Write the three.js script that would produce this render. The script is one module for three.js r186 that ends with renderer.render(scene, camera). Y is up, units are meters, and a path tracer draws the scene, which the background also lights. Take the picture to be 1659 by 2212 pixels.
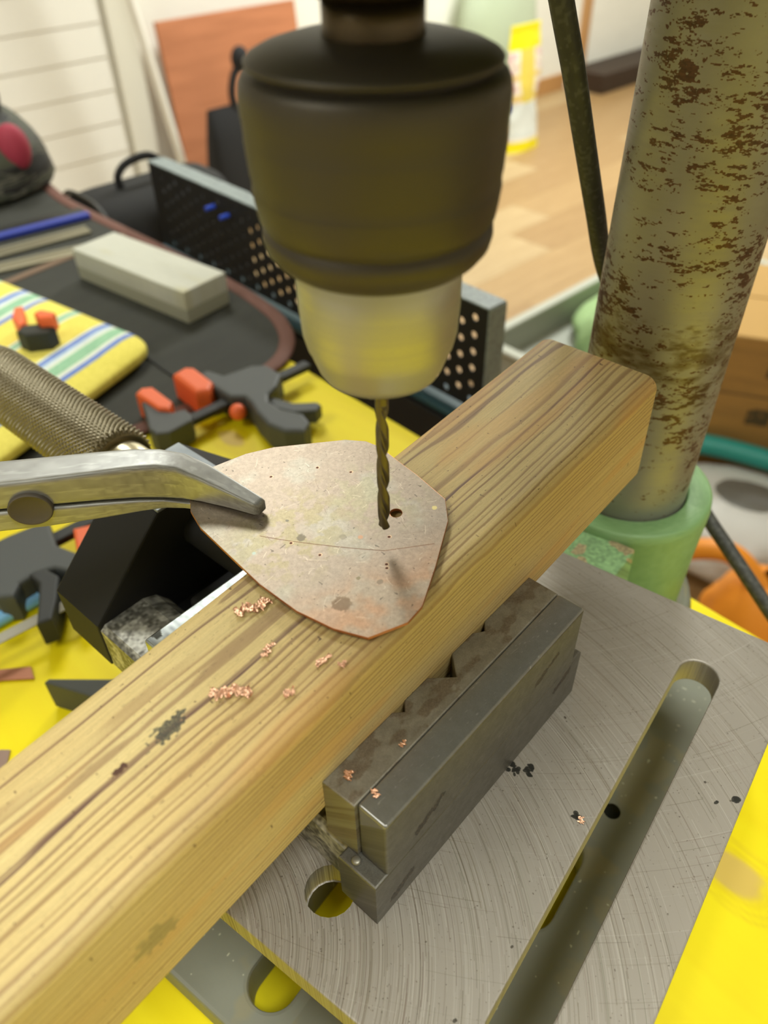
import * as THREE from 'three';
import { RoundedBoxGeometry } from 'three/addons/geometries/RoundedBoxGeometry.js';
import { mergeGeometries } from 'three/addons/utils/BufferGeometryUtils.js';
import { RectAreaLightUniformsLib } from 'three/addons/lights/RectAreaLightUniformsLib.js';

// ---------------------------------------------------------------- camera, light, exposure
const scene = new THREE.Scene();
const camera = new THREE.PerspectiveCamera(66.72, 1659 / 2212, 0.02, 30);
camera.position.set(0, 0.22, 0);
camera.up.set(0.0214, 0.748, -0.6633);
camera.lookAt(0, 0.22 - 0.6635, -0.7482);
camera.focus = 0.222;
camera.userData.fStop = 11;
const renderer = new THREE.WebGLRenderer({ antialias: true });
renderer.toneMapping = THREE.LinearToneMapping;
renderer.toneMappingExposure = 1.07;
renderer.shadowMap.enabled = true;
scene.background = new THREE.Color(0x000000);
RectAreaLightUniformsLib.init();
const LAMP_COLOR = new THREE.Color().setRGB(0.97, 1.0, 0.96);
// ceiling lamps: [g, e, width, depth, intensity] in the bench frame; the last is added to brighten the background
const LAMPS = [[0.75, -1.55, 0.5, 0.5, 19], [-1.15, -0.50, 0.5, 0.5, 12], [0.02, 0.50, 0.5, 0.5, 26], [3.0, -1.75, 0.5, 0.5, 116]];
const CEILING = 1.55, FLOOR = -0.95, BENCH = -0.09;

// ---------------------------------------------------------------- frames (degrees about y)
const rad = Math.PI / 180;
const FR = {
  vise: { o: [-0.0041, 0, -0.0822], t: 47.76 * rad },     // x along the jaws, z towards the viewer
  table: { o: [0, 0, 0], t: 53.13 * rad },                // x towards the column
  bench: { o: [0, 0, 0], t: 42.53 * rad },                // x across the bench to its far edge, z along it
};
function put(o, frame, x = 0, y = 0, z = 0, turn = 0) {
  const f = FR[frame], c = Math.cos(f.t), s = Math.sin(f.t);
  o.position.set(f.o[0] + c * x + s * z, f.o[1] + y, f.o[2] - s * x + c * z);
  o.rotation.order = 'YXZ'; o.rotation.y = f.t + turn;
  return o;
}
// ---------------------------------------------------------------- naming
const used = {};
function numbered(n) { used[n] = (used[n] ?? -1) + 1; return used[n] ? `${n}_${String(used[n]).padStart(3, '0')}` : n; }
function tag(o, label, category, group) { o.userData.label = label; o.userData.category = category; if (group) o.userData.group = group; return o; }
function thing(name, label, category, group) { const o = new THREE.Group(); o.name = numbered(name); scene.add(o); return tag(o, label, category, group); }
function part(parent, name, geo, mat, label) {
  const m = new THREE.Mesh(geo, mat); m.name = name; m.castShadow = m.receiveShadow = true; parent.add(m);
  if (label) m.userData.label = label;
  return m;
}
function solo(name, geo, mat, label, category, group) {
  const m = new THREE.Mesh(geo, mat); m.name = numbered(name); m.castShadow = m.receiveShadow = true; scene.add(m);
  return tag(m, label, category, group);
}
function struct(name, geo, mat) {
  const m = geo ? new THREE.Mesh(geo, mat) : new THREE.Group(); m.name = name; m.userData.kind = 'structure';
  m.castShadow = m.receiveShadow = true; scene.add(m); return m;
}
// ---------------------------------------------------------------- random and noise
function rng(seed) { let a = seed >>> 0; return () => { a = (a + 0x6D2B79F5) | 0; let t = Math.imul(a ^ (a >>> 15), 1 | a); t = (t + Math.imul(t ^ (t >>> 7), 61 | t)) ^ t; return ((t ^ (t >>> 14)) >>> 0) / 4294967296; }; }
function hash(x, y, s) { let h = (x * 374761393 + y * 668265263 + s * 1274126177) | 0; h = Math.imul(h ^ (h >>> 13), 1274126177); return ((h ^ (h >>> 16)) >>> 0) / 4294967296; }
function noise(x, y, s = 0) {
  const xi = Math.floor(x), yi = Math.floor(y), fx = x - xi, fy = y - yi, u = fx * fx * (3 - 2 * fx), v = fy * fy * (3 - 2 * fy);
  const a = hash(xi, yi, s), b = hash(xi + 1, yi, s), c = hash(xi, yi + 1, s), d = hash(xi + 1, yi + 1, s);
  return a + (b - a) * u + (c - a) * v + (a - b - c + d) * u * v;
}
function fbm(x, y, s = 0, n = 4) { let r = 0, a = 0.5, t = 0; for (let i = 0; i < n; i++) { r += a * noise(x, y, s + i * 17); t += a; a *= 0.5; x *= 2.03; y *= 2.03; } return r / t; }
const clamp = (x, a = 0, b = 1) => Math.min(b, Math.max(a, x));
const smooth = (a, b, x) => { const t = clamp((x - a) / (b - a)); return t * t * (3 - 2 * t); };
const mix = (a, b, t) => a + (b - a) * t;
const mix3 = (a, b, t) => [mix(a[0], b[0], t), mix(a[1], b[1], t), mix(a[2], b[2], t)];
// fn(u, v, out) with u, v in 0..1 returns [r, g, b] in 0..255
function tex(w, h, fn, srgb = true, wrap = false) {
  const d = new Uint8Array(w * h * 4);
  for (let j = 0; j < h; j++) for (let i = 0; i < w; i++) {
    const c = fn((i + 0.5) / w, (j + 0.5) / h), k = (j * w + i) * 4;
    if (typeof c === 'number') { d[k] = d[k + 1] = d[k + 2] = clamp(c, 0, 255); } else { d[k] = clamp(c[0], 0, 255); d[k + 1] = clamp(c[1], 0, 255); d[k + 2] = clamp(c[2], 0, 255); }
    d[k + 3] = 255;
  }
  const t = new THREE.DataTexture(d, w, h); t.magFilter = THREE.LinearFilter; t.minFilter = THREE.LinearMipmapLinearFilter; t.generateMipmaps = true;
  if (srgb) t.colorSpace = THREE.SRGBColorSpace;
  t.wrapS = t.wrapT = wrap ? THREE.RepeatWrapping : THREE.ClampToEdgeWrapping; t.needsUpdate = true; return t;
}
function std(color, roughness = 0.6, metalness = 0, extra = {}) { return new THREE.MeshStandardMaterial({ color, roughness, metalness, ...extra }); }
function phys(color, roughness, metalness, extra) { return new THREE.MeshPhysicalMaterial({ color, roughness, metalness, ...extra }); }

// ---------------------------------------------------------------- geometry helpers
const box = (w, h, d, r = 0.001, x = 0, y = 0, z = 0) => new RoundedBoxGeometry(w, h, d, 2, Math.min(r, w / 2.02, h / 2.02, d / 2.02)).translate(x, y, z);
// polygon [[x, z], ...] with vertical extrusion y0..y1, edges bevelled
function prism(pts, y0, y1, bevel = 0.0005, holes = [], smoothPts = false) {
  const path = (P, s) => { if (smoothPts) { s.moveTo(P[0][0], -P[0][1]); s.splineThru(P.slice(1).concat([P[0]]).map(p => new THREE.Vector2(p[0], -p[1]))); } else P.forEach((p, i) => i ? s.lineTo(p[0], -p[1]) : s.moveTo(p[0], -p[1])); return s; };
  const sh = path(pts, new THREE.Shape());
  for (const h of holes) { if (h instanceof THREE.Path) sh.holes.push(h); else { const p = new THREE.Path(); h.forEach((q, i) => i ? p.lineTo(q[0], -q[1]) : p.moveTo(q[0], -q[1])); p.closePath(); sh.holes.push(p); } }
  const g = new THREE.ExtrudeGeometry(sh, { depth: y1 - y0 - 2 * bevel, bevelEnabled: bevel > 0, bevelThickness: bevel, bevelSize: bevel, bevelOffset: -bevel, bevelSegments: 2, curveSegments: 10 });
  return g.translate(0, 0, y0 + bevel).rotateX(-Math.PI / 2);
}
// polygon [[x, y], ...] extruded along z0..z1
function slabZ(pts, z0, z1, bevel = 0.0005) {
  const sh = new THREE.Shape(); pts.forEach((p, i) => i ? sh.lineTo(p[0], p[1]) : sh.moveTo(p[0], p[1]));
  return new THREE.ExtrudeGeometry(sh, { depth: z1 - z0 - 2 * bevel, bevelEnabled: bevel > 0, bevelThickness: bevel, bevelSize: bevel, bevelOffset: -bevel, bevelSegments: 2 }).translate(0, 0, z0 + bevel);
}
function lathe(prof, n = 96, x = 0, y = 0, z = 0) { return new THREE.LatheGeometry(prof.map(p => new THREE.Vector2(p[0], p[1])), n).translate(x, y, z); }
function cyl(r, h, n = 40, ch = 0.0004) { return lathe([[0, 0], [r - ch, 0], [r, ch], [r, h - ch], [r - ch, h], [0, h]], n); }
function grid(nu, nv, fn) {   // open sheet of (nu+1) x (nv+1) points
  const P = [], U = [], I = [];
  for (let j = 0; j <= nv; j++) for (let i = 0; i <= nu; i++) { const p = fn(i / nu, j / nv); P.push(p[0], p[1], p[2]); U.push(p[3] ?? i / nu, p[4] ?? j / nv); }
  for (let j = 0; j < nv; j++) for (let i = 0; i < nu; i++) { const a = j * (nu + 1) + i, b = a + 1, c = a + nu + 1, d = c + 1; I.push(a, b, c, b, d, c); }
  const g = new THREE.BufferGeometry(); g.setAttribute('position', new THREE.Float32BufferAttribute(P, 3)); g.setAttribute('uv', new THREE.Float32BufferAttribute(U, 2)); g.setIndex(I); g.computeVertexNormals(); return g;
}
// loft of superellipse rings: sections [{c:[x,y,z], w:[..] half axis, h:[..] half axis}]
function loft(S, n = 28, e = 0.5) {
  const ring = (k, u) => { const s = S[k], a = u * 2 * Math.PI, ca = Math.cos(a), sa = Math.sin(a), q = Math.sign(ca) * Math.abs(ca) ** e, r = Math.sign(sa) * Math.abs(sa) ** e; return [0, 1, 2].map(i => s.c[i] + s.w[i] * q + s.h[i] * r); };
  const N = S.length, cap = k => (u) => { const c = S[k].c, p = ring(k, u); return c.map((v, i) => mix(v, p[i], 0.02)); };
  return grid(n, N + 1, (u, v) => { const k = Math.round(v * (N + 1)); return k === 0 ? cap(0)(u) : k === N + 1 ? cap(N - 1)(u) : ring(k - 1, u); });
}
const tube = (pts, r, n = 40, rs = 12) => new THREE.TubeGeometry(new THREE.CatmullRomCurve3(pts.map(p => new THREE.Vector3(...p))), n, r, rs);
function planar(g, fn) { const p = g.attributes.position, u = new Float32Array(p.count * 2); for (let i = 0; i < p.count; i++) { const q = fn(p.getX(i), p.getY(i), p.getZ(i)); u[2 * i] = q[0]; u[2 * i + 1] = q[1]; } g.setAttribute('uv', new THREE.BufferAttribute(u, 2)); return g; }
const mm = P => P.map(p => p.map(v => v / 1000));
const merge = L => mergeGeometries(L.map(g => { const q = g.index ? g.toNonIndexed() : g; for (const k of Object.keys(q.attributes)) if (!['position', 'normal', 'uv'].includes(k)) q.deleteAttribute(k); return q; }));

// ================================================================ THE ROOM
const wallTex = tex(256, 256, (u, v) => { const n = fbm(u * 40, v * 40, 3, 3); return [232 + n * 8, 230 + n * 8, 219 + n * 8]; }, true, true);
const wallMat = std(0xffffff, 0.85, 0, { map: wallTex });
const paint = std(0xeeece2, 0.5);
const G0 = -2.3, G1 = 5.4, E0 = -2.94, E1 = 2.3, TH = 0.12;
const cg = (G0 + G1) / 2, ce = (E0 + E1) / 2, ch = (CEILING + FLOOR) / 2;
put(struct('wall_back', new THREE.BoxGeometry(G1 - G0 + 2 * TH, CEILING - FLOOR, TH), wallMat), 'bench', cg, ch, E0 - TH / 2);
put(struct('wall_front', new THREE.BoxGeometry(G1 - G0 + 2 * TH, CEILING - FLOOR, TH), wallMat), 'bench', cg, ch, E1 + TH / 2);
put(struct('wall_left', new THREE.BoxGeometry(TH, CEILING - FLOOR, E1 - E0), wallMat), 'bench', G0 - TH / 2, ch, ce);
put(struct('wall_right', new THREE.BoxGeometry(TH, CEILING - FLOOR, E1 - E0), wallMat), 'bench', G1 + TH / 2, ch, ce);
put(struct('ceiling', new THREE.BoxGeometry(G1 - G0 + 2 * TH, TH, E1 - E0 + 2 * TH), wallMat), 'bench', cg, CEILING + TH / 2, ce);
// floor of laminate planks
const floor = put(struct('floor', new THREE.BoxGeometry(G1 - G0 + 2 * TH, TH, E1 - E0 + 2 * TH), std(0x8a6a44, 0.7)), 'bench', cg, FLOOR - TH / 2 - 0.012, ce);
const plankTex = tex(512, 128, (u, v) => {
  const w = fbm(u * 3, v * 7, 5, 3), g = fbm(u * 9 + w * 2, v * 60 + w * 14, 8, 4), f = noise(u * 60, v * 240, 11);
  return mix3([184, 160, 120], [157, 130, 90], clamp(g * 0.9 + (f - 0.5) * 0.25));
}, true, true);
const plankMats = [0xffffff, 0xf1e6d6, 0xe6d8c6].map((c, i) => { const t = plankTex.clone(); t.offset.set(i * 0.37, i * 0.21); t.needsUpdate = true; return std(c, 0.42, 0, { map: t }); });
{
  const r = rng(5), PW = 0.193, PL = 1.28, geo = box(PL - 0.001, 0.012, PW - 0.001, 0.0008);
  planar(geo, (x, y, z) => [x / PL + 0.5, z / PW * 0.9 + 0.5]);
  let k = 0;
  for (let e = E0 + PW / 2; e < 0.1; e += PW) { const off = r() * PL; for (let g = 0.1 - off; g < G1 - PL / 2; g += PL) { const m = part(floor, k ? `plank_${String(k).padStart(3, '0')}` : 'plank', geo, plankMats[Math.floor(r() * 3)]); m.position.set(g + PL / 2 - cg, TH / 2 + 0.006, e - ce); k++; } }
}
// skirting board and a dark block standing in for the kick recess at the foot of the far wall
const oak = std(0xb98a55, 0.5);
put(struct('baseboard_back', box(2.6, 0.085, 0.016, 0.003), oak), 'bench', 2.86, FLOOR + 0.0425, E0 + 0.009);
put(struct('trim_1', box(0.075, 1.9, 0.02, 0.003), oak), 'bench', 4.30, FLOOR + 1.05, E0 + 0.011);
{
  const t = put(thing('kick_recess_block', 'dark brown block standing in for the dark kick recess at the foot of the white wall, left of the steel column', 'plinth'), 'bench', 4.72, FLOOR, E0 + 0.13);
  part(t, 'body', box(1.05, 0.10, 0.24, 0.004, 0, 0.05, 0), std(0x2e1d0e, 0.6));
  part(t, 'end_panel', box(0.3, 0.11, 0.02, 0.004, 0.2, 0.055, 0.13), std(0x6e4a34, 0.6), 'reddish brown end panel');
}
// white door of wide horizontal boards, with its frame
{
  const door = put(struct('door_1'), 'bench', 0.87, FLOOR, E0 + 0.02);
  const W = 1.10, SH = 0.103;
  part(door, 'door_leaf', box(W, 2.06, 0.03, 0.002, 0, 1.03, -0.005), paint);
  const board = slatGeo(W, SH);
  for (let i = 0; i < 19; i++) { const m = part(door, i ? `slat_${String(i).padStart(3, '0')}` : 'slat', board, paint); m.position.set(0, 0.06 + i * SH, 0.01); }
  const h = part(door, 'door_handle', merge([lathe([[0, 0], [0.024, 0], [0.026, 0.004], [0.012, 0.008], [0.010, 0.03], [0.022, 0.04], [0.028, 0.055], [0.022, 0.07], [0, 0.074]], 32).rotateX(Math.PI / 2)]), std(0xb08a3a, 0.3, 0.9), 'brass knob'); h.position.set(-0.02, 0.86, 0.028);
  put(struct('trim_2', box(0.10, 2.2, 0.05, 0.004), std(0xe2dfd0, 0.55)), 'bench', 1.475, FLOOR + 1.1, E0 + 0.025);
  put(struct('trim_3', box(1.30, 0.10, 0.05, 0.004), std(0xe2dfd0, 0.55)), 'bench', 0.94, FLOOR + 2.15, E0 + 0.026);
  const p = put(thing('white_pole', 'slim white pole with a foot collar leaning beside the door frame', 'pole'), 'bench', 1.565, FLOOR, E0 + 0.20);
  p.rotation.z = 0.155;
  const pm = std(0xf0eee4, 0.45);
  part(p, 'tube', cyl(0.015, 2.2, 24).translate(0, 0.005, 0), pm);
  part(p, 'foot_collar', lathe([[0.0155, 0], [0.042, 0], [0.042, 0.008], [0.032, 0.022], [0.0155, 0.026]], 32).translate(0, 0.185, 0), pm);
}
function slatGeo(W, SH) {   // one board: proud at its lower lip, tucked in at its top
  const s = new THREE.Shape(); [[0, 0.001], [0.006, 0], [0.0072, 0.0016], [0.0035, SH - 0.002], [0, SH - 0.002]].forEach((p, i) => i ? s.lineTo(p[0], p[1]) : s.moveTo(p[0], p[1]));
  return new THREE.ExtrudeGeometry(s, { depth: W - 0.03, bevelEnabled: false }).rotateY(-Math.PI / 2).translate((W - 0.03) / 2, 0, 0);
}
// ceiling lamps, the fourth an added fill for walls and floor
LAMPS.forEach(([g, e, w, d, k], i) => {
  const t = put(thing('ceiling_lamp', ['square white ceiling lamp above the far end of the bench', 'square white ceiling lamp on the left of the bench', 'square white ceiling lamp behind the viewer', 'added unseen ceiling lamp that brightens the far walls and laminate floor'][i], 'lamp'), 'bench', g, CEILING, e);
  part(t, 'housing', box(w + 0.04, 0.03, d + 0.04, 0.004, 0, -0.015, 0), std(0xf0efe8, 0.5));
  part(t, 'diffuser', box(w, 0.008, d, 0.002, 0, -0.034, 0), std(0xffffff, 0.6, 0, { emissive: LAMP_COLOR, emissiveIntensity: 3 }));
  const L = new THREE.RectAreaLight(LAMP_COLOR, k, w, d); L.position.set(0, -0.042, 0); L.rotation.x = -Math.PI / 2; t.add(L); L.name = 'lamp_light';
});
// ================================================================ THINGS AT THE FAR WALL
{
  const b = solo('leaning_board', box(0.62, 0.66, 0.018, 0.003), std(0xcc8c66, 0.6, 0, { map: tex(256, 256, (u, v) => { const g = fbm(u * 4, v * 40, 21, 4); return [255 - g * 40, 245 - g * 45, 236 - g * 50]; }) }), 'orange red wooden board leaning against the white wall', 'board');
  put(b, 'bench', 1.90, FLOOR + 0.33, E0 + 0.10); b.rotation.x = -0.1;
  const t = put(thing('tote_bag', 'black fabric tote bag with a loop handle in front of the orange board', 'bag'), 'bench', 1.74, FLOOR, E0 + 0.34);
  const black = std(0x17181a, 0.8);
  part(t, 'body', loft([{ c: [0, 0, 0], w: [0.17, 0, 0], h: [0, 0, 0.06] }, { c: [0.0, 0.15, 0], w: [0.18, 0, 0], h: [0, 0, 0.07] }, { c: [0, 0.32, 0], w: [0.165, 0, 0], h: [0, 0, 0.045] }, { c: [0, 0.42, 0], w: [0.155, 0, 0], h: [0, 0, 0.018] }], 32, 0.45), black);
  part(t, 'handle', tube([[-0.045, 0.40, 0.01], [-0.05, 0.47, 0.01], [-0.02, 0.53, 0.01], [0.02, 0.53, 0.01], [0.045, 0.47, 0.01], [0.04, 0.40, 0.01]], 0.014, 40, 10), black);
  part(t, 'knot', new THREE.SphereGeometry(0.035, 20, 14).scale(1, 1.2, 0.7).translate(0.0, 0.56, 0.01), black);
}
{
  const t = put(thing('yellow_bag', 'upright plastic bag with yellow bands and pale printed panels standing on the laminate floor', 'bag'), 'bench', 3.15, FLOOR, -2.42);
  const pm = tex(256, 512, (u, v) => {
    let c = [240, 232, 214]; const n = fbm(u * 8, v * 16, 4, 3);
    if (v > 0.86 || v < 0.09) c = [240, 226, 20]; else if (v > 0.42 && (u > 0.86 || u < 0.14)) c = [226, 205, 90];
    else if (v > 0.44 && v < 0.49) c = [226, 196, 110]; else if (v > 0.62 && v < 0.66) c = [228, 200, 120];
    else if (v < 0.42 && v > 0.12) { c = [216, 222, 216]; if (v > 0.35 && u > 0.45 && u < 0.75) c = [90, 110, 200]; }
    else if (u > 0.2 && u < 0.8 && noise(u * 5, v * 22, 9) > 0.5) c = [222, 190, 186];
    return c.map(k => k - n * 24 + 8);
  });
  const body = grid(40, 40, (u, v) => { const a = u * 2 * Math.PI, w = 0.115 * (1 - 0.1 * Math.sin(v * 7) - 0.2 * smooth(0.25, 0.42, v) + 0.14 * smooth(0.5, 0.6, v)), d = 0.045 * (1 - v * 0.75) + 0.006 * noise(u * 14, v * 9, 2); return [Math.cos(a) * w, v * 0.48, Math.sin(a) * d - v * 0.03, Math.abs(((u + 0.25) % 1) * 2 - 1), v]; });
  part(t, 'body', body, std(0xffffff, 0.35, 0, { map: pm, side: THREE.DoubleSide }));
  part(t, 'top_seal', box(0.20, 0.03, 0.006, 0.002, 0, 0.49, -0.03), std(0xf0e21a, 0.4), 'bright yellow sealed top edge');
  const u = put(thing('green_sack', 'pale green translucent sack with a dark knot behind the yellow bag', 'bag'), 'bench', 3.36, FLOOR, E0 + 0.16);
  const sm = phys(0xc9d6bc, 0.5, 0, { transmission: 0.25, thickness: 0, side: THREE.DoubleSide });
  part(u, 'body', grid(40, 30, (a, v) => { const t2 = a * 2 * Math.PI, w = 0.25 * (0.75 + 0.3 * Math.sin(v * 3) - 0.1 * v) + 0.012 * noise(a * 20, v * 6, 6); return [Math.cos(t2) * w, v * 0.75, Math.sin(t2) * w * 0.45]; }), sm);
  part(u, 'knot', new THREE.SphereGeometry(0.025, 16, 12).scale(1.3, 0.8, 1).translate(-0.02, 0.36, 0.125), std(0x22241e, 0.6), 'dark knot');
}
{ // cardboard carton on the floor at the right
  const t = put(thing('cardboard_carton', 'brown cardboard carton with dark printing standing on the floor right of the column', 'carton'), 'bench', 1.545, FLOOR, -0.33, 0.49);
  const ct = tex(512, 512, (u, v) => {
    let c = [150, 112, 52]; const n = fbm(u * 6, v * 30, 31, 4); c = c.map(k => k * (0.88 + n * 0.24));
    const dash = (x0, x1, y0, y1) => u > x0 && u < x1 && v > y0 && v < y1;
    if ((dash(0.22, 0.30, 0.52, 0.62) || dash(0.31, 0.40, 0.50, 0.60) || dash(0.42, 0.50, 0.52, 0.62)) && noise(u * 60, v * 60, 3) > 0.25) c = [72, 58, 26];
    if (dash(0.24, 0.34, 0.80, 0.86) || dash(0.40, 0.50, 0.78, 0.84)) c = [52, 42, 22];
    if (Math.abs(v - 0.69) < 0.006) c = [92, 70, 32];
    return c;
  });
  const W = 0.58, Hh = 0.40, D = 0.36;
  part(t, 'carton_body', planar(box(D, Hh, W, 0.003, D / 2, Hh / 2, 0), (x, y, z) => [0.5 + z / W, y / Hh]), std(0xffffff, 0.8, 0, { map: ct }));
  part(t, 'lid_flap', box(D * 0.5, 0.005, W - 0.01, 0.001, D * 0.25, Hh + 0.003, 0), std(0xb58f4e, 0.8));
  part(t, 'lid_flap', box(D * 0.48, 0.005, W - 0.01, 0.001, D * 0.755, Hh + 0.003, 0), std(0xb58f4e, 0.8));
}
{ // grey white crate with a green cloth, behind the tool trolley
  const t = put(thing('storage_crate', 'grey white plastic crate on the floor behind the perforated trolley panel', 'crate'), 'bench', 2.00, FLOOR, -1.00);
  const m = std(0x94968a, 0.55), W = 1.0, D = 0.44, Hh = 0.10;
  part(t, 'bottom', box(W, 0.01, D, 0.003, 0, 0.006, 0), m);
  for (const s of [-1, 1]) { part(t, 'side_wall', box(W, Hh, 0.012, 0.004, 0, Hh / 2, s * (D / 2 - 0.006)), m); part(t, 'end_wall', box(0.012, Hh, D, 0.004, s * (W / 2 - 0.006), Hh / 2, 0), m); }
  part(t, 'rim', merge([box(W + 0.03, 0.012, 0.03, 0.005, 0, Hh, D / 2), box(W + 0.03, 0.012, 0.03, 0.005, 0, Hh, -D / 2), box(0.03, 0.012, D, 0.005, W / 2, Hh, 0), box(0.03, 0.012, D, 0.005, -W / 2, Hh, 0)]), std(0xa9ab9e, 0.5));
  const cl = solo('green_cloth', grid(60, 40, (u, v) => { const a = u * 2 * Math.PI, r = Math.sin(v * Math.PI * 0.5); const k = 1 + 0.28 * noise(Math.cos(a) * 3 + 7, Math.sin(a) * 3 + v * 3, 3); return [Math.cos(a) * 0.30 * r * k, 0.012 + 0.16 * Math.cos(v * Math.PI / 2) * (0.7 + 0.6 * fbm(Math.cos(a) * r * 4 + 9, Math.sin(a) * r * 4 + 9, 12, 3)), Math.sin(a) * 0.17 * r * k]; }), std(0x93b07a, 0.85, 0, { side: THREE.DoubleSide }), 'crumpled pale green cloth lying in the grey white crate', 'cloth');
  put(cl, 'bench', 2.05, FLOOR, -1.00);
}
{ // bags on the floor below the bench at the right
  const skin = (w, h, d, seed, ny = 30) => grid(48, ny, (u, v) => { const a = u * 2 * Math.PI, f = Math.sin(clamp(v * 0.97 + 0.015) * Math.PI) ** 0.4, n = 1 + 0.22 * (fbm(Math.cos(a) * 2.2 + 5, Math.sin(a) * 2.2 + v * 4, seed, 4) - 0.5); return [Math.cos(a) * w * f * n, v * h, Math.sin(a) * d * f * n]; });
  const t = put(thing('clear_zip_bag', 'clear plastic bag with a teal zip strip on the floor under the cable', 'bag'), 'bench', 1.32, FLOOR, -0.37, 0.35);
  part(t, 'body', skin(0.16, 0.16, 0.22, 3), phys(0xd8d8d2, 0.35, 0, { transmission: 0.35, thickness: 0, side: THREE.DoubleSide }));
  part(t, 'zip_strip', tube([[0.10, 0.10, -0.30], [0.13, 0.155, -0.16], [0.13, 0.165, 0.0], [0.10, 0.16, 0.14], [0.09, 0.10, 0.26]], 0.022, 50, 12), std(0x1c8074, 0.45), 'teal zip strip');
  const p = put(thing('pink_bag', 'pale pink plastic bag on the floor at the bench edge', 'bag'), 'bench', 0.93, FLOOR, 0.0);
  part(p, 'body', skin(0.13, 0.20, 0.13, 8), std(0xd9a9a4, 0.5));
  part(p, 'gathered_neck', skin(0.03, 0.08, 0.03, 9).translate(-0.02, 0.19, 0), std(0xcfa09c, 0.5));
  const o = put(thing('orange_bag', 'orange plastic bag with twisted straps on the floor beside the bench', 'bag'), 'bench', 1.05, FLOOR, -0.20);
  const om = std(0xe08a1e, 0.45, 0, { side: THREE.DoubleSide });
  part(o, 'body', skin(0.085, 0.24, 0.10, 14), om);
  part(o, 'strap', tube([[0.02, 0.21, 0], [0.07, 0.27, -0.02], [0.11, 0.25, -0.03], [0.13, 0.17, -0.03]], 0.018, 40, 8), om);
  part(o, 'strap', tube([[-0.02, 0.21, 0], [-0.03, 0.27, -0.08], [-0.06, 0.22, -0.17], [-0.09, 0.10, -0.22]], 0.018, 40, 8), om);
}
// ================================================================ THE BENCH
const yellowTex = tex(1024, 1024, (u, v) => {   // u across the bench (1.3 m), v along it (2 m)
  const w = fbm(u * 5, v * 3, 41, 3), g = fbm(u * 90 + w * 6, v * 5, 44, 4), f = noise(u * 420, v * 24, 45);
  let c = mix3([240, 222, 18], [232, 206, 10], clamp((g - 0.35) * 1.3 + (f - 0.5) * 0.18));
  const knot = (ku, kv, ru, rv) => { const q = Math.hypot((u - ku) / ru, (v - kv) / rv) + (noise(u * 300, v * 120, 5) - 0.5) * 0.3; if (q < 1.7) c = mix3(c, [206, 176, 96], 0.9 * (1 - smooth(0.75, 1.1, q))); if (q > 0.95 && q < 1.9) c = mix3(c, [214, 184, 40], 0.35 * Math.sin((q - 0.95) / 0.95 * Math.PI * 3) ** 2); };
  knot(K(0.188), L(-0.008), 0.006, 0.007); knot(K(0.214), L(-0.385), 0.005, 0.006);
  return c;
});
function K(x) { return (x + 0.9934) / 1.3; } function L(z) { return (z + 1.5) / 2.1; }
{
  const t = put(thing('workbench', 'yellow coated plywood workbench top that carries the drill press', 'workbench'), 'bench', 0, BENCH, 0);
  part(t, 'bench_top', planar(box(0.72, 0.03, 2.1, 0.002, 0.3066 - 0.36, -0.015, -0.45), (x, y, z) => [K(x), L(z)]), phys(0xffffff, 0.45, 0, { map: yellowTex, specularIntensity: 0.55 }));
  for (const [x, z] of [[0.2, 0.5], [-0.34, 0.5], [0.2, -1.4], [-0.34, -1.4]]) part(t, 'leg', box(0.08, -FLOOR + BENCH - 0.03, 0.08, 0.004, x, -0.03 + (FLOOR - BENCH + 0.03) / 2, z), std(0xb89a60, 0.7));
}
// tool mat with brown binding
{
  const t = put(thing('tool_mat', 'black fabric tool mat with brown binding spread on the far side of the bench', 'mat'), 'bench', 0, BENCH, 0);
  const m = std(0x35362f, 0.8, 0, { map: tex(512, 512, (u, v) => { const n = fbm(u * 5, v * 30, 51, 4), k = noise(u * 220, v * 220, 52); return [200 + n * 50 + k * 12, 200 + n * 50 + k * 12, 196 + n * 50 + k * 12]; }, true, true) });
  const O = [[-0.05, -1.15], [0.341, -1.15], [0.343, -0.86], [0.349, -0.70], [0.352, -0.577], [0.349, -0.53], [0.341, -0.487], [0.322, -0.452], [0.297, -0.432], [0.258, -0.426], [0.15, -0.428], [-0.05, -0.43]];
  part(t, 'mat_sheet', planar(prism(O, 0.0004, 0.0032, 0.0004), (x, y, z) => [x * 3, z * 3]), m);
  const rim = [[-0.05, -1.15], [0.335, -1.15], [0.337, -0.86], [0.343, -0.70], [0.346, -0.577], [0.343, -0.53], [0.336, -0.49], [0.319, -0.457], [0.295, -0.438], [0.258, -0.432], [0.15, -0.434], [-0.05, -0.436]];
  const bind = std(0x6b463a, 0.75);
  const C = new THREE.CatmullRomCurve3(rim.map(p => new THREE.Vector3(p[0], 0.0022, p[1])), false, 'centripetal');
  part(t, 'binding', new THREE.TubeGeometry(C, 160, 0.0066, 10).scale(1, 0.32, 1).translate(0, 0.0022, 0), bind, 'brown stitched binding');
  part(t, 'pocket_seam', new THREE.TubeGeometry(new THREE.LineCurve3(new THREE.Vector3(0.02, 0.006, -0.69), new THREE.Vector3(0.335, 0.006, -0.744)), 10, 0.0048, 10).scale(1, 0.4, 1).translate(0, 0.001, 0), std(0x77604c, 0.75), 'brown pocket seam');
  part(t, 'fold_line', box(0.0022, 0.0014, 0.071, 0.0006, 0.2260, 0.0036, -0.4847), std(0x1d1e1a, 0.8));
}
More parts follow.
